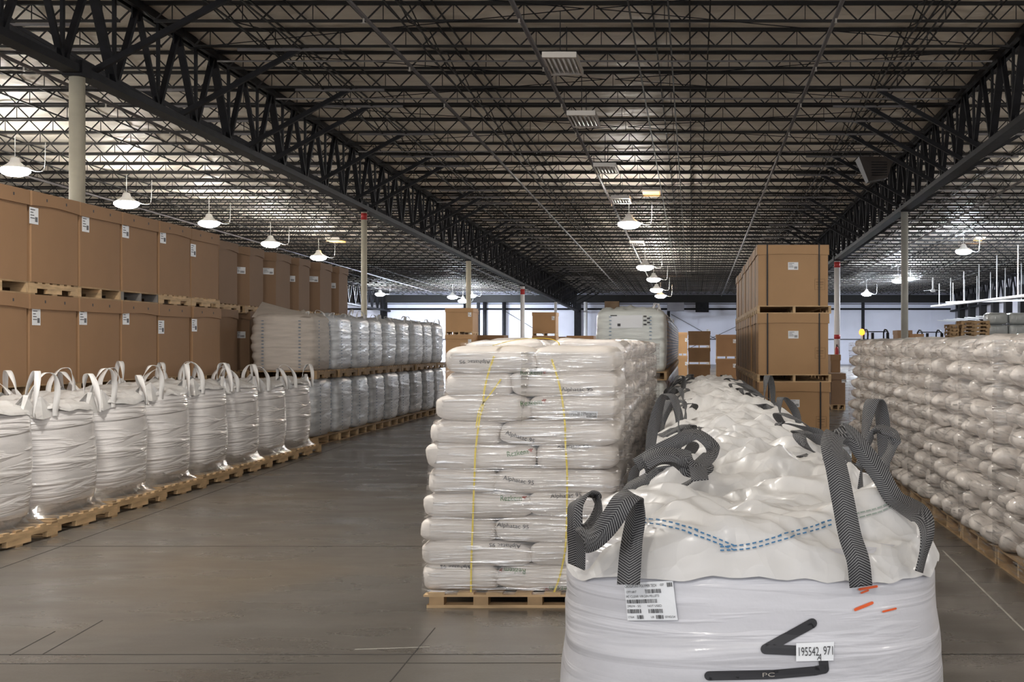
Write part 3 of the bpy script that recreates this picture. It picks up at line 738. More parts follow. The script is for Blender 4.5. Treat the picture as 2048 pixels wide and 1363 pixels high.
def cloth_mesh(R, m, seed, e=.72, nu=64, nr=26, rise=.16, drop=.05, fold=.05, name='top_cloth', skirt=.0, tilt=0, peaks=(), hem=.008):
    mb = MB(); v = []; f = []; rg = random.Random(int(seed*100))
    WV = [(rg.uniform(1.2,2.2)*1.45**k_, 1.0/1.25**k_, rg.uniform(0,PI), rg.random()) for k_ in range(6)]
    for j in range(nr+1):
        t = j/nr
        for i in range(nu):
            a = 2*PI*i/nu; c, s = sup(a, e+(1-e)*(1-t)*.6)
            x = c*R*t; y = s*R*t
            z = rise*(1-t**2.2)
            wx = x+.028*noise.noise(Vector((x*4, y*4, seed))); wy = y+.028*noise.noise(Vector((x*4, y*4, seed+7)))
            q = 0
            for fr, am, da, ph in WV:
                u_ = (wx*math.cos(da)+wy*math.sin(da))*fr+ph; q += am*(abs((u_ % 1.0)*2-1)-.5)
            z += fold*(q+.10*noise.noise(Vector((x*16, y*16, seed))))*min(1, (1-t)*3+.5)
            for qx, qy, qh, qr in peaks:
                z += qh*max(0, 1-math.hypot(x-qx, y-qy)/qr)**1.3
            if t > .93: z -= drop*((t-.93)/.07)
            w = 1+.02*noise.noise(Vector((c*3+seed, s*3, 0)))
            v.append((x*w, y*w, z))
    for k in range(1, 4):        # hanging hem
        for i in range(nu):
            x, y, z = v[nr*nu+i]; a = 2*PI*i/nu; L = hem+hem*noise.noise(Vector((math.cos(a)*2+seed, math.sin(a)*2, 9)))+skirt*(.5+.5*math.sin(a*5+seed))
            v.append((x*(1+.006*k), y*(1+.006*k), z-L*k))
    for j in range(nr+3):
        for i in range(nu): f.append((j*nu+i, j*nu+(i+1)%nu, (j+1)*nu+(i+1)%nu, (j+1)*nu+i))
    mb.add(v, f); me = mb.mesh(name, m, True)
    return me
def arch(x, y, ang, half, base, top, w, m, lean=(0,0), th=.004, down=.18, out=.0):
    """standing lifting loop at a corner: legs run down the bag, band arches over"""
    t = Vector((math.cos(ang), math.sin(ang), 0)); n = Vector((-t.y, t.x, 0)); c = Vector((x, y, 0)); l = Vector((lean[0], lean[1], 0))
    H = top-base
    pts = [c-t*half+n*out+Vector((0,0,base-down)), c-t*half+n*out+Vector((0,0,base)), c-t*half*.9+l*.5+Vector((0,0,base+H*.5)), c-t*half*.45+l+Vector((0,0,base+H*.93)),
           c+l*1.1+Vector((0,0,top)), c+t*half*.5+l+Vector((0,0,base+H*.9)), c+t*half*.95+l*.4+Vector((0,0,base+H*.5)), c+t*half+n*out+Vector((0,0,base)), c+t*half+n*out+Vector((0,0,base-down))]
    sd = [t, t, t*.8+n*.6, n, n, n, t*.8-n*.6, t, t]
    sd = [t, t, t+n*.8, n, n, n, -t+n*.8, -t, -t]
    return ribbon(pts, sd, w, th, 5).mesh('lifting_loop', m, True)

# ---- left row: eight white bags wrapped in film, white loops
def white_bag(seed, label, loc, rz=0):
    o = root('bulk_bag', label, 'bulk bag', loc, rz, 'white bulk bags with white loops on the left')
    R = .54; h = .965+.03*math.sin(seed*3)
    part('body', body_mesh(R, h, M['bagL'], seed, .62, 40, 20, .035, .86, .014), o)
    part('top_cloth', cloth_mesh(R*.97, M['cloth'], seed, .62, 48, 12, .05, .02, .04), o, (0,0,h+.005))
    mb = MB(); n = 40
    for rr, zz in ((R*.93,.14),(R*.99,.05),(R*1.07,-.01),(R*1.10,-.05)):
        for i in range(n):
            a = 2*PI*i/n; c, s_ = sup(a, .5 if zz > 0 else .3); q = 1+.03*noise.noise(Vector((c*6+seed, s_*6, zz*9))); mb.v.append((c*rr*q, s_*rr*q, zz))
    for j in range(3):
        for i in range(n): mb.f.append((j*n+i, j*n+(i+1)%n, (j+1)*n+(i+1)%n, (j+1)*n+i))
    part('film_skirt', mb.mesh('film_skirt', M['film2'], True), o, label='clear film gathered over the pallet')
    # raised corner gussets that the loops pull up
    for cx, cy in ((1,-1),(1,1),(-1,1),(-1,-1)):
        cc = Vector((cx*R*.80, cy*R*.80, 0)); m = MB()
        a = Vector((cx*R*.90, cy*R*.42, h-.06)); b = Vector((cx*R*.42, cy*R*.90, h-.06)); c = Vector((cx*R*.80, cy*R*.80, h+.10)); d = Vector((cx*R*.88, cy*R*.88, h-.10))
        m.add([a, d, c, b, a-Vector((cx*.01,cy*.01,0)), c-Vector((cx*.03,cy*.03,0)), b-Vector((cx*.01,cy*.01,0))], [(0,1,2),(1,3,2),(4,5,0),(0,5,2),(2,5,3),(3,5,6)])
        part('corner_gusset', m.mesh('corner_gusset', M['cloth']), o)
        lr = random.uniform
        part('lifting_loop', arch(cc.x, cc.y, math.atan2(cy, cx)+PI/2+lr(-.3,.3), .125, h-.02, h+.25+lr(-.06,.05), .05, M['strapw'], (lr(-.06,.06), lr(-.06,.06)), down=.06), o, label='white webbing loop')
    return o
wl = [(-5.92,8.75),(-5.95,9.95),(-6.0,11.15),(-6.04,12.33),(-6.08,13.5),(-6.11,14.7),(-6.14,15.88),(-6.17,17.05),(-6.19,18.22)]
for i, (x, y) in enumerate(wl):
    pallet('WB', 1.14, 1.14, 'pale pallet under the %s white bulk bag from the left' % nth(i), (x+.03, y, 0), -.03, 'pallets under the left bulk bags', side='y')
    white_bag(i*1.7+.3, 'film-wrapped white bulk bag with standing white loops, %s from the left edge' % nth(i), (x, y, .13), -.03)
# film gathered over the pallets
# ---- left two-tier row with blue stitched seams
def seam_bag(seed, label, loc, group, mt, R=.52, h=.9, lump=.03, flop=False, tan=False, loops=2, mloop='strapw'):
    o = root('bulk_bag', label, 'bulk bag', loc, 0, group)
    part('body', body_mesh(R, h, M[mt], seed, .42, 48, 24, .035, .96, .014, lump=lump, lumpn=6), o)
    if loops: part('top_cloth', cloth_mesh(R*.93, M[mt], seed+2, .45, 40, 10, .03, .03, .05), o, (0,0,h))
    m = MB()     # blue stitching up both aisle-side edges and the near ones
    for cx, cy in ((1,-.55),(1,.55),(.55,-1),(-.55,-1)):
        for k in range(15):
            z = .05+k*(h-.1)/15; x = cx*R*1.035; y = cy*R*1.035
            if abs(cx) == 1: m.box(x-.004, x+.004, y-.018, y+.018, z, z+.008)
            else: m.box(x-.018, x+.018, y-.004, y+.004, z, z+.008)
    part('stitching', m.mesh('stitching', M['blue']), o, label='blue stitching')
    for q in range(loops):
        s = (1,-1)[q % 2]; part('lifting_loop', arch(.36, s*.36, PI/4*s+random.uniform(-.4,.4), .07, h-.02, h+random.uniform(.05,.15), .035, M[mloop], (random.uniform(-.05,.05),0), down=.05), o)
    return o
for t in range(2):
    for k in range(9):
        Y = 20.5+1.17*k; z = .13+t*1.06; x = -6.55+random.uniform(-.03,.03)
        pallet('T'+str(t), 1.12, 1.12, '%s pallet of the two-tier bags, %s from the near end' % (['floor','raised'][t], nth(k)), (x+.02, Y, t*1.06), 0, 'pallets of the two-tier bags', side='y' if t else 'x', wood='wood' if t == 0 else 'wood2')
        tan = (t == 1 and k == 0)
        lab = 'cream bulk bag with slumped open top, nearest of the upper tier' if tan else 'blue-white stitched bulk bag, %s tier, %s from the near end' % (['lower','upper'][t], nth(k))
        o = seam_bag(k*2.1+t, lab, (x, Y, z), 'two-tier stitched bulk bags on the left', 'bagT' if tan else 'bagB', loops=2 if t else 0, h=.9 if t else .925)
        if tan:
            m = MB(); R = .5
            m.add([(-.5,-.45,.86),(-.45,-.1,1.12),(-.1,-.2,1.02),(.45,-.5,.86),(.5,.1,.9),(-.1,.3,1.0)], [(0,3,2,1),(3,4,2),(2,4,5),(1,2,5)])
            part('loose_flap', m.mesh('loose_flap', M['bagT'], True), o)
# ---- centre double-tier white bags behind the sacks
for t in range(2):
    for k in range(13):
        Y = 18.9+.55+1.3*k; z = .13+t*1.07
        pallet('D', 1.1, 1.1, '%s pallet of the centre double bags, %s from the camera' % (['floor','raised'][t], nth(k)), (-.94, Y, t*1.07), 0, 'pallets of the centre double bags', side='y', wood='wood2')
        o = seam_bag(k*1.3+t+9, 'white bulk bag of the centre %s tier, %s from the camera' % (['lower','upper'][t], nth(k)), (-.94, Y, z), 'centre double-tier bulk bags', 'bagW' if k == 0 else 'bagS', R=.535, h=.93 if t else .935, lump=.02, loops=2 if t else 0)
        if t == 1 and k == 0: FB = o; FBb = [c for c in bpy.data.objects if c.parent == o and c.name.startswith('body')][0]
tr = bvh([FBb])
v, f = quad_grid([(1219,631),(1285,630),(1285,655),(1222,656)], 4, 3); decal('document_pouch', v, f, M['label'], tr, FBb, .006)
for q in range(5):
    v, f = quad_grid([(1287+(q%2)*7,631+q*4),(1293+(q%2)*7,631+q*4),(1293+(q%2)*7,634+q*4),(1287+(q%2)*7,634+q*4)], 1, 1); decal('print', v, f, M['ink'], tr, FBb, .008)
v, f = quad_grid([(1235,647),(1241,647),(1241,652),(1235,652)], 1, 1); decal('print', v, f, M['ink'], tr, FBb, .009)
v, f = quad_grid([(1221,630),(1234,630),(1234,632),(1221,632)], 1, 1); decal('print', v, f, M['ink'], tr, FBb, .009)

# ---- centre row with black webbing loops
def loop_bag(k, X, Y, label):
    seed = k*3.3+1; z0 = .12
    pallet('CB', 1.14, 1.14, 'pallet under the %s black-looped bag from the camera' % nth(k), (X, Y, 0), 0, 'pallets under the black-looped bags', h=.12)
    o = root('bulk_bag', label, 'bulk bag', (X, Y, z0), 0, 'white bulk bags with black loops')
    h = .97 if k == 0 else .93; R = .515
    b = part('body', body_mesh(R, h, M['bagF'], seed, .70, 72 if k == 0 else 44, 30 if k == 0 else 14, .03, .9, .012), o)
    return o, b, h, R, seed
bags = []
o0, b0, h0, R0, s0 = loop_bag(0, .162, 3.56, 'nearest white bulk bag with black herringbone loops, shipping label and printed mark')
c0 = part('top_cloth', cloth_mesh(R0*.985, M['cloth'], 4.2, .70, 220, 100, .04, .05, .046, skirt=.004, hem=.006, peaks=((-.17,-.30,.07,.24),(.10,.34,.08,.26),(-.26,.25,.08,.22),(.36,-.16,.11,.15),(.26,.2,.05,.2))), o0, (0,0,h0+.005), label='crumpled white duffel top')
for k in range(1, 12):
    X = .25; Y = 3.58+1.19*k
    if k > 6: X = .20
    o, b, h, R, seed = loop_bag(k, X, Y, 'white bulk bag with black loops, %s from the camera in its row' % nth(k))
    n_ = 96 if k < 4 else 48
    part('top_cloth', cloth_mesh(R*.985, M['cloth'], seed*1.7, .70, n_, n_//2, .10, .05, .06, skirt=.004, peaks=((random.uniform(-.3,.1),random.uniform(-.3,0),.05,.25),(random.uniform(0,.3),random.uniform(-.1,.3),.06,.22))), o, (0,0,h+.005))
    for cx, cy in ((-1,-1),(1,-1),(-1,1),(1,1)):
        u = random.uniform; tall = {(1,1,-1):.36,(2,-1,-1):.33,(4,1,-1):.22,(4,-1,-1):.2,(3,-1,1):.22,(6,1,-1):.3,(5,-1,-1):.24,(7,-1,1):.25}.get((k,cx,cy))
        ang = (PI/4 if cx*cy < 0 else -PI/4)+u(-.4,.4)
        if tall: me = arch(cx*.38, cy*.38, ang, .09, h+.02, h+tall, .05, M['web'], (-cx*.02+u(-.04,.04), u(-.05,.05)), down=.14)
        else: me = arch(cx*.40, cy*.40, ang, .11, h+.03, h+.10+u(0,.06), .05, M['web'], (-cx*u(.10,.18), -cy*u(-.05,.12)), down=.14)
        part('lifting_loop', me, o, label='black herringbone loop')
# foreground loops, traced in the hall at the bag's corners
def loop_px(pts, sides, w=.056, th=.004):
    inv = XF[o0].inverted(); p = [inv @ P(a, b, Y) for a, b, Y in pts]
    part('lifting_loop', ribbon(p, [Vector(s) for s in sides], w, th, 8).mesh('lifting_loop', M['web'], True), o0, label='black herringbone webbing loop')
X_ = (1,0,0)
loop_px([(1153,1132,3.17),(1153,1090,3.15),(1150,1050,3.13),(1152,1010,3.15),(1170,990,3.2),(1192,998,3.24),(1186,1040,3.16),(1168,1078,3.03),(1190,1076,2.98),(1222,1040,2.96),(1248,1000,2.97),(1270,990,3.02),(1272,1030,3.05),(1264,1080,3.06),(1260,1120,3.04),(1257,1168,3.015)],
        [(.75,-.6,0),(.75,-.6,0),(.7,-.7,0),(.6,-.8,0),(.3,-.9,.3),(.2,-1,.3),(.5,-.9,0),(.4,-.7,-.6),(.3,-.5,-.8),(.75,-.3,-.55),(.8,-.4,-.35),(.6,-.8,-.2),(.8,-.6,0),(.9,-.4,0),(1,-.2,0),(1,-.1,0)])
loop_px([(1722,1172,3.03),(1716,1120,3.03),(1700,1070,3.06),(1686,1000,3.1),(1674,940,3.14),(1663,892,3.2),(1672,868,3.28),(1700,872,3.34),(1728,905,3.36),(1760,948,3.34),(1786,992,3.32),(1812,1010,3.28),(1840,1030,3.2),(1852,1060,3.15),(1848,1100,3.12),(1838,1143,3.11)],
        [(1,.1,0),(1,.1,0),(1,0,.1),(1,0,.15),(1,.2,.1),(.9,.4,.1),(.6,.8,0),(.6,.7,.5),(.7,.4,.6),(.7,.4,.5),(.7,.4,.4),(.5,.5,.5),(.4,.6,.5),(.6,.7,0),(.5,.85,0),(.5,.85,0)])
loop_px([(1272,930,3.95),(1310,905,3.93),(1350,885,3.95),(1392,868,3.99),(1426,896,3.98),(1408,922,3.9),(1380,940,3.85),(1350,918,3.88),(1320,915,3.9),(1288,935,3.88)],
        [(.2,0,1),(.2,.2,1),(.3,.3,.9),(.5,.7,.4),(.6,.5,.6),(.3,-.5,-.8),(.2,-.3,-.9),(.3,-.2,1),(.3,-.2,1),(.3,0,1)], .045)
loop_px([(1400,960,3.75),(1392,930,3.8),(1360,912,3.85),(1320,910,3.85),(1290,925,3.85)], [(.8,-.5,-.4),(.7,-.5,-.5),(.3,-.6,-.7),(.2,-.6,-.8),(.2,-.5,-.8)], .052)
loop_px([(1718,935,3.9),(1732,895,3.92),(1752,860,3.95),(1788,868,3.97),(1784,895,3.96),(1768,925,3.93),(1752,955,3.9)], [(.6,.6,0),(.5,.8,0),(.6,.7,.3),(.5,.7,.4),(.5,-.6,.2),(.8,-.5,.2),(.8,-.5,.2)], .042)
# prints and labels on the nearest bag
tr = bvh([b0, c0]); trb = bvh([b0])
def stroke(pts, w):
    v = []; f = []
    for i in range(len(pts)-1):
        a = Vector(pts[i]); b = Vector(pts[i+1]); d = (b-a).normalized(); n = Vector((-d.y, d.x)); K = max(2, int((b-a).length/10)); w0 = w
        for k in range(K+1):
            p = a.lerp(b, k/K); o = len(v)
            for q in (-.5,-.17,.17,.5): v.append(tuple(p+n*w0*q))
            if k:
                for q in range(3): f.append((o-4+q, o-3+q, o+1+q, o+q))
    for p in pts:
        o = len(v); v.append(tuple(p)); 
        for k in range(14): a = 2*PI*k/14; v.append((p[0]+w/2*math.cos(a), p[1]+w/2*math.sin(a)))
        for k in range(14): f.append((o, o+1+k, o+1+(k+1) % 14))
    return v, f
v, f = stroke([(1624,1245),(1531,1297),(1597,1300)], 20); decal('printed_mark', v, f, M['dark'], trb, b0, .003, 'dark printed arrow stroke')
v, f = stroke([(1646,1318),(1648,1336),(1630,1340),(1550,1347),(1470,1349),(1418,1350)], 19); decal('printed_mark', v, f, M['dark'], trb, b0, .003, 'dark printed underline')
text_decal('PC', 1537, 1347, 24, 9, -1, M['fixture'], trb, b0, off=.0055)
v, f = quad_grid([(1592,1285),(1667,1282),(1666,1319),(1592,1321)], 8, 4); s = decal('number_label', v, f, M['label'], trb, b0, .006, 'white number label')
text_decal('195542', 1617, 1301, 40, 17, -1, M['ink'], trb, b0, off=.008); text_decal('971', 1655, 1299, 19, 17, -1, M['ink'], trb, b0, off=.008); text_decal('A', 1639, 1312, 9, 14, 15, M['ink'], trb, b0, off=.008)
L = [(1251,1165),(1347,1160),(1357,1238),(1258,1239)]
v, f = quad_grid(L, 10, 8); decal('shipping_label', v, f, M['label'], trb, b0, .007, 'white shipping label')
def LM(u, t):
    a, b, c, d = [Vector(p) for p in L]; p = (a*(1-u)+b*u)*(1-t)+(d*(1-u)+c*u)*t; return (p.x, p.y)
def ltext(s, u, t, w, h): text_decal(s, u, t, w, h, 0, M['ink'], trb, b0, off=.009, map_=LM)
ltext('CROSSPOINT POLYMER TECH', .335, .095, .64, .075); ltext('07', .77, .09, .07, .06); ltext('CPT16817', .14, .235, .2, .055); ltext('PC CLEAR VIRGIN PELLETS', .36, .36, .66, .062)
ltext('29074 - SG', .165, .62, .27, .055); ltext('NOT USED', .575, .62, .28, .055); ltext('1764', .085, .91, .11, .055); ltext('LB', .51, .91, .06, .055); ltext('07/02/24', .86, .91, .2, .055)
random.seed(5)
for (u0, u1, t0, t1) in ((.87,.97,.04,.15),(.42,.75,.19,.29),(.02,.64,.44,.545),(.02,.31,.70,.81),(.44,.73,.70,.81),(.20,.33,.86,.96),(.58,.72,.86,.96)):
    v = []; f = []; u = u0
    while u < u1-.01:
        w = random.choice((.006,.01,.018)); o = len(v); v += [LM(u,t0), LM(u+w,t0), LM(u+w,t1), LM(u,t1)]; f.append((o,o+1,o+2,o+3)); u += w+random.choice((.006,.01,.014))
    decal('barcode', v, f, M['ink'], trb, b0, .009)
for a, b, w in (((1718,1178),(1752,1172),5),((1722,1185),(1735,1180),4),((1710,1218),(1743,1205),6),((1765,1222),(1790,1216),4)):
    v, f = stroke([a, b], w); decal('crayon_mark', v, f, M['orange'], trb, b0, .003, 'orange crayon stroke')
# stitched seam around the front of the duffel
def dashes(pts, m, w=3.0, dash=8, gap=5):
    sp = smooth_path([Vector((a, b, 0)) for a, b in pts], 10); acc = 0; v = []; f = []; on = True
    L_ = [0]
    for i in range(1, len(sp)): L_.append(L_[-1]+(sp[i]-sp[i-1]).length)
    def at(s):
        for i in range(1, len(sp)):
            if L_[i] >= s: t = (s-L_[i-1])/max(1e-6, L_[i]-L_[i-1]); return sp[i-1].lerp(sp[i], t)
        return sp[-1]
    s = 0
    while s < L_[-1]-dash:
        a = at(s); b = at(s+dash); d = (b-a).normalized(); n = Vector((-d.y, d.x, 0))*w/2; o = len(v)
        v += [(p.x, p.y) for p in (a-n, b-n, b+n, a+n)]; f.append((o,o+1,o+2,o+3)); s += dash+gap
    decal('stitching', v, f, m, tr, b0, .006, 'blue stitched seam')
for dy in (0, 9):
    dashes([(1288,1038+dy),(1330,1044+dy),(1370,1054+dy),(1420,1072+dy),(1470,1092+dy)], M['blue']); dashes([(1440,1094+dy*.8),(1500,1088+dy),(1560,1072+dy),(1620,1056+dy),(1664,1042+dy)], M['blue'])
    dashes([(1708,1030+dy),(1740,1022+dy),(1768,1012+dy),(1790,998+dy)], M['thread'], 2.5, 10, 2)

# ================================================================== SACKS
def sack_mesh(lx, ly, lz, seed, m, nu=26, nv=12, e=.32, e2=.45, name='sack', amp=.008, sag=0):
    mb = MB(); v = []; f = []
    for j in range(1, nv):
        ph = -PI/2+PI*j/nv; c2 = math.copysign(abs(math.cos(ph))**e2, 1); s2 = math.copysign(abs(math.sin(ph))**e2, math.sin(ph))
        for i in range(nu):
            a = 2*PI*(i+.5)/nu; c, s = sup(a, e); x = c*c2*lx/2; y = s*c2*ly/2; z = s2*lz/2
            # thick middle, thinner sewn ends
            ex = abs(x)/(lx/2); ey = abs(y)/(ly/2); z *= 1-.18*max(ex**6, ey**6)
            q = noise.noise(Vector((x*6+seed, y*6, z*6+seed)))*amp
            v.append((x+c*q*1.6, y+s*q*1.6, z+q-sag*(ex**2)))
    for j in range(nv-2):
        for i in range(nu): f.append((j*nu+i, j*nu+(i+1)%nu, (j+1)*nu+(i+1)%nu, (j+1)*nu+i))
    f.append(tuple(range(nu))[::-1]); f.append(tuple((nv-2)*nu+i for i in range(nu)))
    mb.add(v, f); return mb.mesh(name, m, True)
CORE = MB()
def core(me, loc, rz=0):
    c, s_ = math.cos(rz), math.sin(rz); CORE.add([(q.co.x*c-q.co.y*s_+loc[0], q.co.x*s_+q.co.y*c+loc[1], q.co.z+loc[2]) for q in me.vertices], [tuple(p.vertices) for p in me.polygons])
# front pallet, block type
FY = 7.64; FX0, FX1 = -1.62, -.44
p = root('pallet', 'pale block pallet under the nearest stack of printed sacks', 'pallet', ((FX0+FX1)/2, FY+.55, 0))
hw = (FX1-FX0)/2
for y in (-.53, -.01, .51):
    m = MB(); m.box(-hw, hw, y-.045, y+.045, 0, .018); part('bottom_board', m.mesh('bottom_board', M['wood']), p)
    m = MB(); m.box(-hw-.02, hw+.02, y-.045, y+.045, .068, .08); part('stringer_board', m.mesh('stringer_board', M['wood']), p)
    for x in (-hw+.07, 0, hw-.07) if y != -.53 else (-hw+.06, -hw+.33, -hw+.66, hw-.1):
        m = MB(); m.box(x-.045, x+.045, y-.045, y+.045, .018, .068); part('block', m.mesh('block', M['wood2']), p)
for i in range(7):
    x = -hw+.06+(2*hw-.12)*i/6; m = MB(); m.box(x-.05, x+.05, -.575, .555, .08, .094); part('deck_board', m.mesh('deck_board', M['wood']), p)
ed = [(843,1140,1190),(843,1100,1146),(842,1052,1102),(845,1007,1054),(852,957,1008),(850,905,958),(862,850,906),(872,803,852),(886,757,806),(890,702,758)]
split = [993, 1060, 990, 1062, 985, 1068, 1000, 1060, 1022, 1070]
sacks = []; SG = 'sacks on the nearest strapped pallet'
zt = [ .094+ i*(1.585-.094)/10 for i in range(11)]
for i, (xl, yt, yb) in enumerate(ed):
    z0 = zt[i]; z1 = zt[i+1]; x0 = (xl-VX)/F*FY; x1 = (1232-VX)/F*FY-.012*(i % 2); xs_ = (split[i]-VX)/F*FY
    ln = ['bottom','second','third','fourth','fifth','sixth','seventh','eighth','ninth','top'][i]
    th = (z1-z0)*1.16
    specs = [(x0, xs_, FY+.0, .60 if i % 2 == 0 else .42, 'front left'), (xs_, x1, FY+.0, .42 if i % 2 == 0 else .60, 'front right'),
             (x0, x0+.36, FY+.62 if i % 2 == 0 else FY+.44, 1.12-(.62 if i % 2 == 0 else .44), 'back left'), (x0+.37, x0+.76, FY+.62 if i % 2 == 0 else FY+.64, .48, 'back middle'), (x0+.77, x1, FY+.44 if i % 2 == 0 else FY+.62, 1.12-(.44 if i % 2 == 0 else .62), 'back right')]
    for j, (a, b, yy, d, pos) in enumerate(specs):
        lab = 'off-white sack at the %s of the %s layer, nearest pallet' % (pos, ln)
        fr = j < 2
        me = sack_mesh((b-a)*1.03, d, th, i*5+j, M['sack'], 40 if fr else 20, 16 if fr else 8, e=.22, amp=.016, sag=random.uniform(0,.008))
        if j in (2, 3): core(me, ((a+b)/2, yy+d/2+.01, (z0+z1)/2)); continue
        o = tagged('sack', me, lab, 'sack', ((a+b)/2, yy+d/2+.01, (z0+z1)/2), random.uniform(-.02,.02), SG); sacks.append(o)
        if j < 2: o.rotation_euler[1] = random.uniform(-.015,.03)*(1 if j else .5); XF[o] = XF[o] @ Matrix.Rotation(o.rotation_euler[1], 4, 'Y')
tr = bvh(sacks)
for s, x, y, w, h, a in (('Alphatac 95',950,722,62,9,180),('Alphatac 95',1154,779,63,10,0),('Alphatac 95',1040,874,60,11,17),('Alphatac 95',1146,894,64,11,0),('Alphatac 95',1037,961,62,11,10),('Alphatac 95',1132,992,62,10,-2),
                         ('Alphatac 95',1026,1052,63,11,5),('Alphatac 95',1010,1090,63,10,183),('Alphatac 95',912,1132,63,10,181),('Alphatac 95',999,1176,62,10,183)):
    text_decal(s, x, y, w, h, a, M['ink'], tr, off=.004)
for x, y, a in ((1062,805,-6),(1035,905,-8),(1022,996,0),(1030,1141,184),(1120,1176,182),(1062,745,0)):
    text_decal('Rezkem', x, y, 42, 10, a, M['green'], tr, off=.004, name='printed_logo')
    c = math.cos(math.radians(a)); sn = math.sin(math.radians(a)); cx = x+27*c; cy = y+27*sn
    for q in range(3):
        aa = math.radians(a+35+q*45); v = [(cx-6*math.cos(aa)-1.3*math.sin(aa), cy-6*math.sin(aa)*.7+1.3*math.cos(aa)), (cx+6*math.cos(aa), cy+6*math.sin(aa)*.7), (cx-6*math.cos(aa)+1.3*math.sin(aa), cy-6*math.sin(aa)*.7-1.3*math.cos(aa))]
        decal('printed_logo', v, [(0,1,2)], M['redink'], tr, off=.004)
v, f = quad_grid([(1138,820),(1196,822),(1194,836),(1138,833)], 5, 2); decal('number_label', v, f, M['label'], tr, off=.005, label='small white number label')
text_decal('195528 239', 1156, 826, 32, 7, 1, M['ink'], tr, off=.007)
for q in range(8):
    v, f = quad_grid([(1173+q*2.6,825),(1174.4+q*2.6,825),(1174.4+q*2.6,833),(1173+q*2.6,833)], 1, 1); decal('barcode', v, f, M['ink'], tr, off=.007)
# yellow straps round the load
def strap(name, pxs, label, w=.011):
    pts = []
    for v_ in smooth_path([Vector((x, y, 0)) for x, y in pxs], 3):
        q, _ = stick(tr, v_.x, v_.y, .01)
        if q is None or v_.y > 725: q = P(v_.x, v_.y, FY-.008)
        pts.append(q)
    m = ribbon(pts, [Vector((1,0,0))]*len(pts), w, .002, 4)
    tagged(name, m.mesh(name, M['yellow']), label, 'strap', group='yellow straps on the nearest sack pallet')
strap('yellow_strap', [(989,712),(980,735),(973,760),(968,785),(966,812),(960,832),(956,860),(951,900),(949,950),(947,1000),(945,1060),(943,1110),(942,1160),(942,1186)], 'yellow plastic strap down the left of the sack pallet, knotted')
strap('yellow_strap', [(1104,718),(1112,745),(1120,775),(1126,810),(1130,850),(1131,890),(1134,940),(1134,990),(1133,1050),(1130,1100),(1120,1150),(1108,1184)], 'yellow plastic strap down the right of the sack pallet')
strap('yellow_twine', [(1002,758),(990,775),(975,795),(962,812),(956,830),(952,855)], 'short yellow strap tail crossing to the strap buckle', .009)
pt = [Vector((-1.22,7.66,1.60)), Vector((-1.1,7.85,1.635)), Vector((-.95,8.0,1.645)), Vector((-.85,7.9,1.62)), Vector((-.82,7.68,1.565))]
tagged('yellow_twine', ribbon(pt, [Vector((0,1,0))]*5, .014, .003, 6).mesh('yellow_twine', M['yellow']), 'yellow strap looping loosely over the top sacks', 'strap')
# stretch film round the front load
def wrap(name, x0, x1, y0, y1, z0, z1, label, seed, amp=.012, nz_=26, ns=70, mt='film', group=None, taper=0):
    mb = MB(); R = ring(x1-x0, y1-y0, .07); cx, cy = (x0+x1)/2, (y0+y1)/2; per = []
    Pn = [Vector((x,y,0)) for x,y in R]; tot = sum((Pn[(i+1)%8]-Pn[i]).length for i in range(8))
    for i in range(8):
        L_ = (Pn[(i+1)%8]-Pn[i]).length; kk = max(1, round(ns*L_/tot))
        for k in range(kk): per.append(Pn[i].lerp(Pn[(i+1)%8], k/kk))
    n = len(per)
    for j in range(nz_+1):
        z = z0+(z1-z0)*j/nz_
        for p_ in per:
            d = p_.normalized(); q = noise.noise(Vector((p_.x*3+seed, p_.y*3, z*9)))*amp; mb.v.append((cx+p_.x+d.x*q+(taper*(j/nz_)**2.2 if p_.x < 0 else 0), cy+p_.y+d.y*q, z))
    for j in range(nz_):
        for i in range(n): mb.f.append((j*n+i, j*n+(i+1)%n, (j+1)*n+(i+1)%n, (j+1)*n+i))
    tagged(name, mb.mesh(name, M[mt], True), label, 'plastic film', group=group)
wrap('stretch_wrap', -1.665, -.425, FY-.015, FY+1.2, .08, 1.56, 'clear glossy stretch film around the nearest printed sacks', 3, taper=.15)

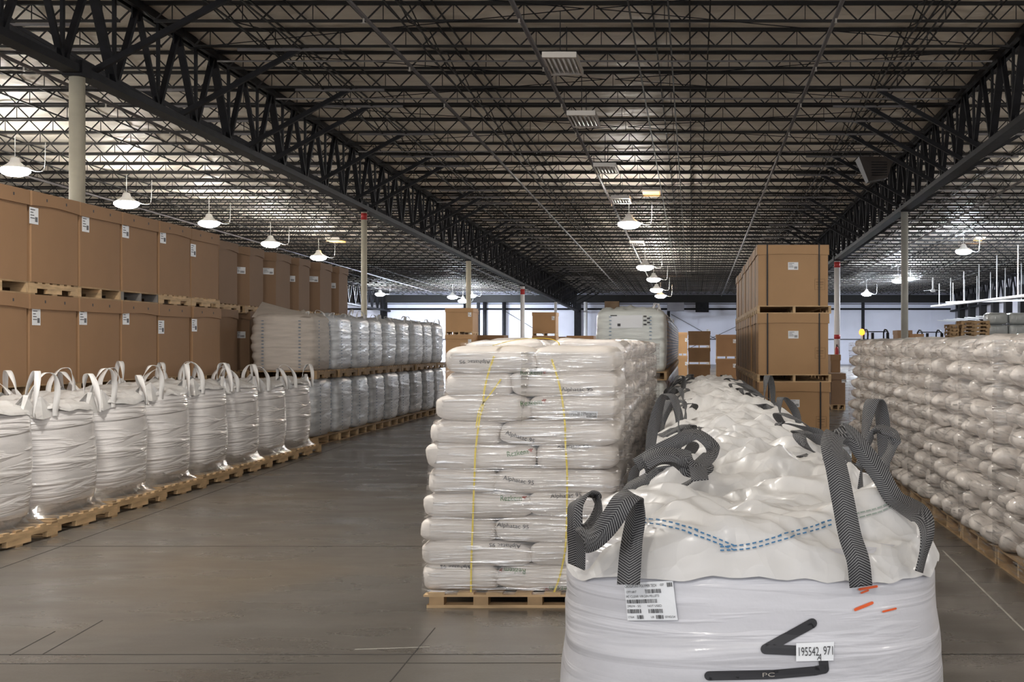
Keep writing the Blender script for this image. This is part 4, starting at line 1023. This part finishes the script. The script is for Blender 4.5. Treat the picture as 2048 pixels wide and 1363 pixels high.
# row of sack pallets behind it
SM = [sack_mesh(.58, .39, .158, q, M['sackR'], 20, 10, e=.34, amp=.03) for q in range(4)]
SE = [sack_mesh(.60, .40, .160, q+20, M['sackR'], 22, 12, e=.6, e2=.62, amp=.045) for q in range(6)]
SMx = [sack_mesh(.39, .56, .158, q+9, M['sackR'], 20, 10, e=.34, amp=.03) for q in range(4)]
for k in range(6):
    Y = FY+1.24+1.24*k; xr = -.47
    pallet('CB', 1.14, 1.14, 'pallet under the %s sack stack behind the nearest one' % nth(k), (-1.05, Y+.58, 0), 0, 'pallets under the sack row')
    for i in range(10):
        z = .12+.152*(i+.5); 
        for j in range(5):
            if j < 2: cx, cy, me = xr-.29-.0*j, Y+.2+.39*j, SM
            elif j == 2: cx, cy, me = xr-.2, Y+.98, SM
            else: cx, cy, me = xr-.87, Y+.2+.6*(j-3), SM
            if i < 9 and j >= 3 : continue
            if j == 2: cx = xr-.29
            lc = (cx+random.uniform(-.015,.025), cy+random.uniform(-.01,.01), z); ra = random.uniform(-.05,.05)
            if k > 1 or j > 2: core(me[(i*3+j+k) % 4], lc, ra); continue
            tagged('sack', me[(i*3+j+k) % 4], 'sack, %s layer, %s from camera, %s stack behind printed one' % (nth(i), nth(j), nth(k)), 'sack', lc, ra, 'sacks in the stacks behind the nearest pallet')
    # core the outer sacks lean on
    for i in range(9):
        core(SMx[i % 4], (xr-.86, Y+.3, .12+.152*(i+.5)))
    wrap('stretch_wrap', -1.66, -.425, Y-.01, Y+1.19, .08, 1.62, 'clear film around the %s sack stack behind the nearest' % nth(k), k*3.1, group='film on the sack row', nz_=12, ns=30)

KEEP = True
# right row: sacks wrapped in film, ends facing the aisle
RX = 2.2; nper = 9
for k in range(nper):
    Y = 6.75+1.19*k
    pallet('RR', 1.2, 1.15, 'pallet under the %s wrapped sack stack from the right edge' % nth(k), (RX+.62, Y+.58, 0), 0, 'pallets under the right sack row', side='x')
    for i in range(10):
        z = .13+.148*(i+.5)
        odd = (i % 2)
        for j in range(3):
            cx, cy, me = RX+.28+.03*odd, Y+.19+.385*j, SE
            lc = (cx+random.uniform(-.045,.03), cy+random.uniform(-.02,.02), z); ra = random.uniform(-.1,.1)
            if k in (0, 7, 8): core(me[(i+j+k) % 4], lc, ra); continue
            tagged('sack', me[(i*5+j*2+k) % 6], 'cream sack, %s layer, %s from camera, %s right-row stack' % (nth(i), nth(j), nth(k)), 'sack', lc, ra, 'sacks in the right row')
    tagged('sack', sack_mesh(1.15, 1.1, .16, k, M['sackR'], 30, 8, amp=.03), 'broad top cover sack of the %s right stack' % nth(k), 'sack', (RX+.62, Y+.57, 1.6), 0, 'top covers of the right row')
    wrap('stretch_wrap', RX-.03, RX+1.25, Y-.0, Y+1.16, .06, 1.64, 'clear film around the %s wrapped stack from the right edge' % nth(k), k*2.3+50, group='film on the right row', nz_=14, ns=34, amp=.02)

cr_ = part('sack_pile', CORE.mesh('sack_pile', M['sackR'], True)); cr_['kind'] = 'stuff'; cr_['label'] = 'wrapped cream sacks filling the insides and far ends of the stacks'; cr_['category'] = 'sacks'
# ================================================================== FAR RIGHT
uh = root('unit_heater', 'dark brown unit heater hung beside the right truss', 'heater', (5.0, 34.2, EYE+4.75))
m = MB(); m.add([(-.5,-.4,.35),(.45,-.4,.35),(.45,.4,.35),(-.5,.4,.35),(-.22,-.25,-.3),(.3,-.25,-.2),(.3,.25,-.2),(-.22,.25,-.3)], [(0,1,2,3),(7,6,5,4),(0,4,5,1),(1,5,6,2),(2,6,7,3),(3,7,4,0)]); part('casing', m.mesh('casing', M['heat']), uh)
for k in range(6):
    m = MB(); m.box(-.16,.26,-.44+.03*k/6,-.40,-.16+k*.07,-.14+k*.07); part('louvre', m.mesh('louvre', M['steel']), uh)
for q in (-.4,.35):
    m = MB(); m.tube([(q,0,.35),(q,0,.62)], .012, 5); part('hanger', m.mesh('hanger', M['steel']), uh)
for q, (x, n) in enumerate(((10.15, 17), (11.0, 18))):
    for i in range(n):
        pallet('PS%d' % q, .35 if q == 0 else 1.1, 1.0, 'empty pallet, %s far stack, %s from the floor' % (['narrow left','wide right'][q], nth(i) if i < 16 else ['seventeenth','eighteenth'][i-16]), (x+random.uniform(-.02,.02), 49+q*.02, i*.142), random.uniform(-.01,.01), 'empty pallets stacked at the far right', h=.138, side='x', wood='wood2', joined=True)
balem = None
for row, (nb, z, w, h) in enumerate(((3,.14,.8,.55),(3,.69,.8,.55),(3,1.24,.8,.55),(3,1.94,.82,.47),(3,2.41,.82,.47))):
    for i in range(nb):
        m = sack_mesh(w, .9, h, row*3+i, M['bale'], 24, 12, e=.25, e2=.3, name='bale')
        tagged('wrapped_bale', m, 'grey film-wrapped bale, layer %s from floor, %s from the left' % (nth(row), nth(i)), 'bale', (11.95+i*.83, 49.3, z+h/2), 0, 'grey bales at the far right')
for q, z in enumerate((0, 1.79)):
    pallet('BP', 2.5, 1.0, 'long pallet %s the grey bales' % (['under','between'][q]), (12.8, 49.3, z), 0, None, h=.14, joined=True)
def forklift(x, Y, label, beacon):
    o = root('forklift', label, 'forklift', (x, Y, 0), 0, 'forklifts at the far right')
    m = MB(); m.box(-.5,.5,-.2,1.5,.25,1.0); part('chassis', m.mesh('chassis', M['fblue']), o)
    m = MB(); m.box(-.52,.52,1.3,1.9,.3,1.25); part('counterweight', m.mesh('counterweight', M['fblue']), o)
    for sx in (-1, 1):
        for yy in (0, 1.4):
            m = MB(); m.tube([(sx*.42,yy,.28),(sx*.58,yy,.28)], .28, 16); part('wheel', m.mesh('wheel', M['tyre'], True), o)
        m = MB(); m.tube(smooth_path([(sx*.45,0,1.0),(sx*.43,.15,1.7),(sx*.4,.3,2.15),(sx*.4,1.3,2.15),(sx*.45,1.5,1.2)], 3), .035, 6); part('guard_post', m.mesh('guard_post', M['steel']), o)
    for k in range(6):
        m = MB(); y = .35+k*.18; m.bar((-.4,y,2.15),(.4,y,2.15), .04, .03); part('guard_bar', m.mesh('guard_bar', M['steel']), o)
    for sx in (-.3, .3):
        m = MB(); m.box(sx-.05,sx+.05,-.42,-.3,.05,2.1); part('mast_rail', m.mesh('mast_rail', M['steel']), o)
        m = MB(); m.box(sx-.05,sx+.05,-1.4,-.42,.05,.09); part('fork', m.mesh('fork', M['steel']), o)
    m = MB(); m.box(-.25,.25,.7,1.2,1.0,1.12); m.box(-.25,.25,1.1,1.2,1.1,1.5); part('seat', m.mesh('seat', M['tyre']), o)
    if beacon:
        m = MB(); m.tube([(-.62,.4,1.0),(-.62,.4,2.0)], .05, 6); part('beacon_pole', m.mesh('beacon_pole', M['white']), o)
        m = MB(); m.lathe([(.03,0),(.11,.05),(.12,.15),(.07,.24),(.02,.26)], 12, (-.62,.4,2.0)); part('beacon', m.mesh('beacon', M['beacon'], True), o, label='orange glowing beacon')
forklift(7.45, 50, 'forklift with overhead guard and orange beacon behind the right sack row', True)
forklift(10.0, 52, 'forklift with curved guard posts left of the pallet stacks', False)
far_stack(1795, 1825, 45, 2, 'card2', 'low box stack behind the base of the grey column', tier=1.07)
far_stack(1828, 1848, 44, 2, 'card', 'small box stack right of the grey column base', tier=1.0)
# fire extinguisher on the white column
fx = root('fire_extinguisher', 'red fire extinguisher on the white red-banded column', 'fire extinguisher', (6.16, 53.375, 1.05))
m = MB(); m.lathe([(.05,0),(.075,.02),(.075,.40),(.04,.47),(.02,.5)], 14); part('cylinder', m.mesh('cylinder', M['red'], True), fx)
m = MB(); m.box(-.02,.02,-.06,.05,.5,.56); m.box(-.02,.02,-.1,.06,.57,.59); part('valve', m.mesh('valve', M['tyre']), fx)
m = MB(); m.tube([(0,-.05,.54),(.08,-.09,.45),(.1,-.05,.2)], .012, 6); part('hose', m.mesh('hose', M['tyre'], True), fx)
# ceiling fan
Yf = 74; fp = P(1866, 580, Yf)
fan = root('ceiling_fan', 'white ceiling fan with long down rod at the far right', 'ceiling fan', fp)
m = MB(); m.tube([(0,0,0),(0,0,.75)], .05, 8); part('down_rod', m.mesh('down_rod', M['white'], True), fan)
m = MB(); m.lathe([(.03,-.12),(.14,-.1),(.16,0),(.08,.08)], 14); part('motor', m.mesh('motor', M['white'], True), fan)
for k in range(3):
    a = 2*PI*k/3+.05; m = MB(); m.bar((.12*math.cos(a),.12*math.sin(a),0),(.72*math.cos(a),.72*math.sin(a),0), .13, .015); part('blade', m.mesh('blade', M['white']), fan)
# long white suspended trays over the docks with hanging rods
for q, (a, b, w) in enumerate(((P(1868,612,92), P(2060,590,58), .5), (P(1895,604,90), P(2060,600,70), .3))):
    d = root('suspended_tray', ['long white suspended tray running towards the docks','second white tray above the dock doors'][q], 'suspended tray')
    m = MB(); m.bar(a, b, w, .10); part('tray', m.mesh('tray', M['white']), d)
    for k in range(6):
        p_ = a.lerp(b, (k+.5)/6); m = MB(); m.bar(p_, (p_.x, p_.y, Hb(p_.y)-.05), .045, .045); part('hanger', m.mesh('hanger', M['white']), d)
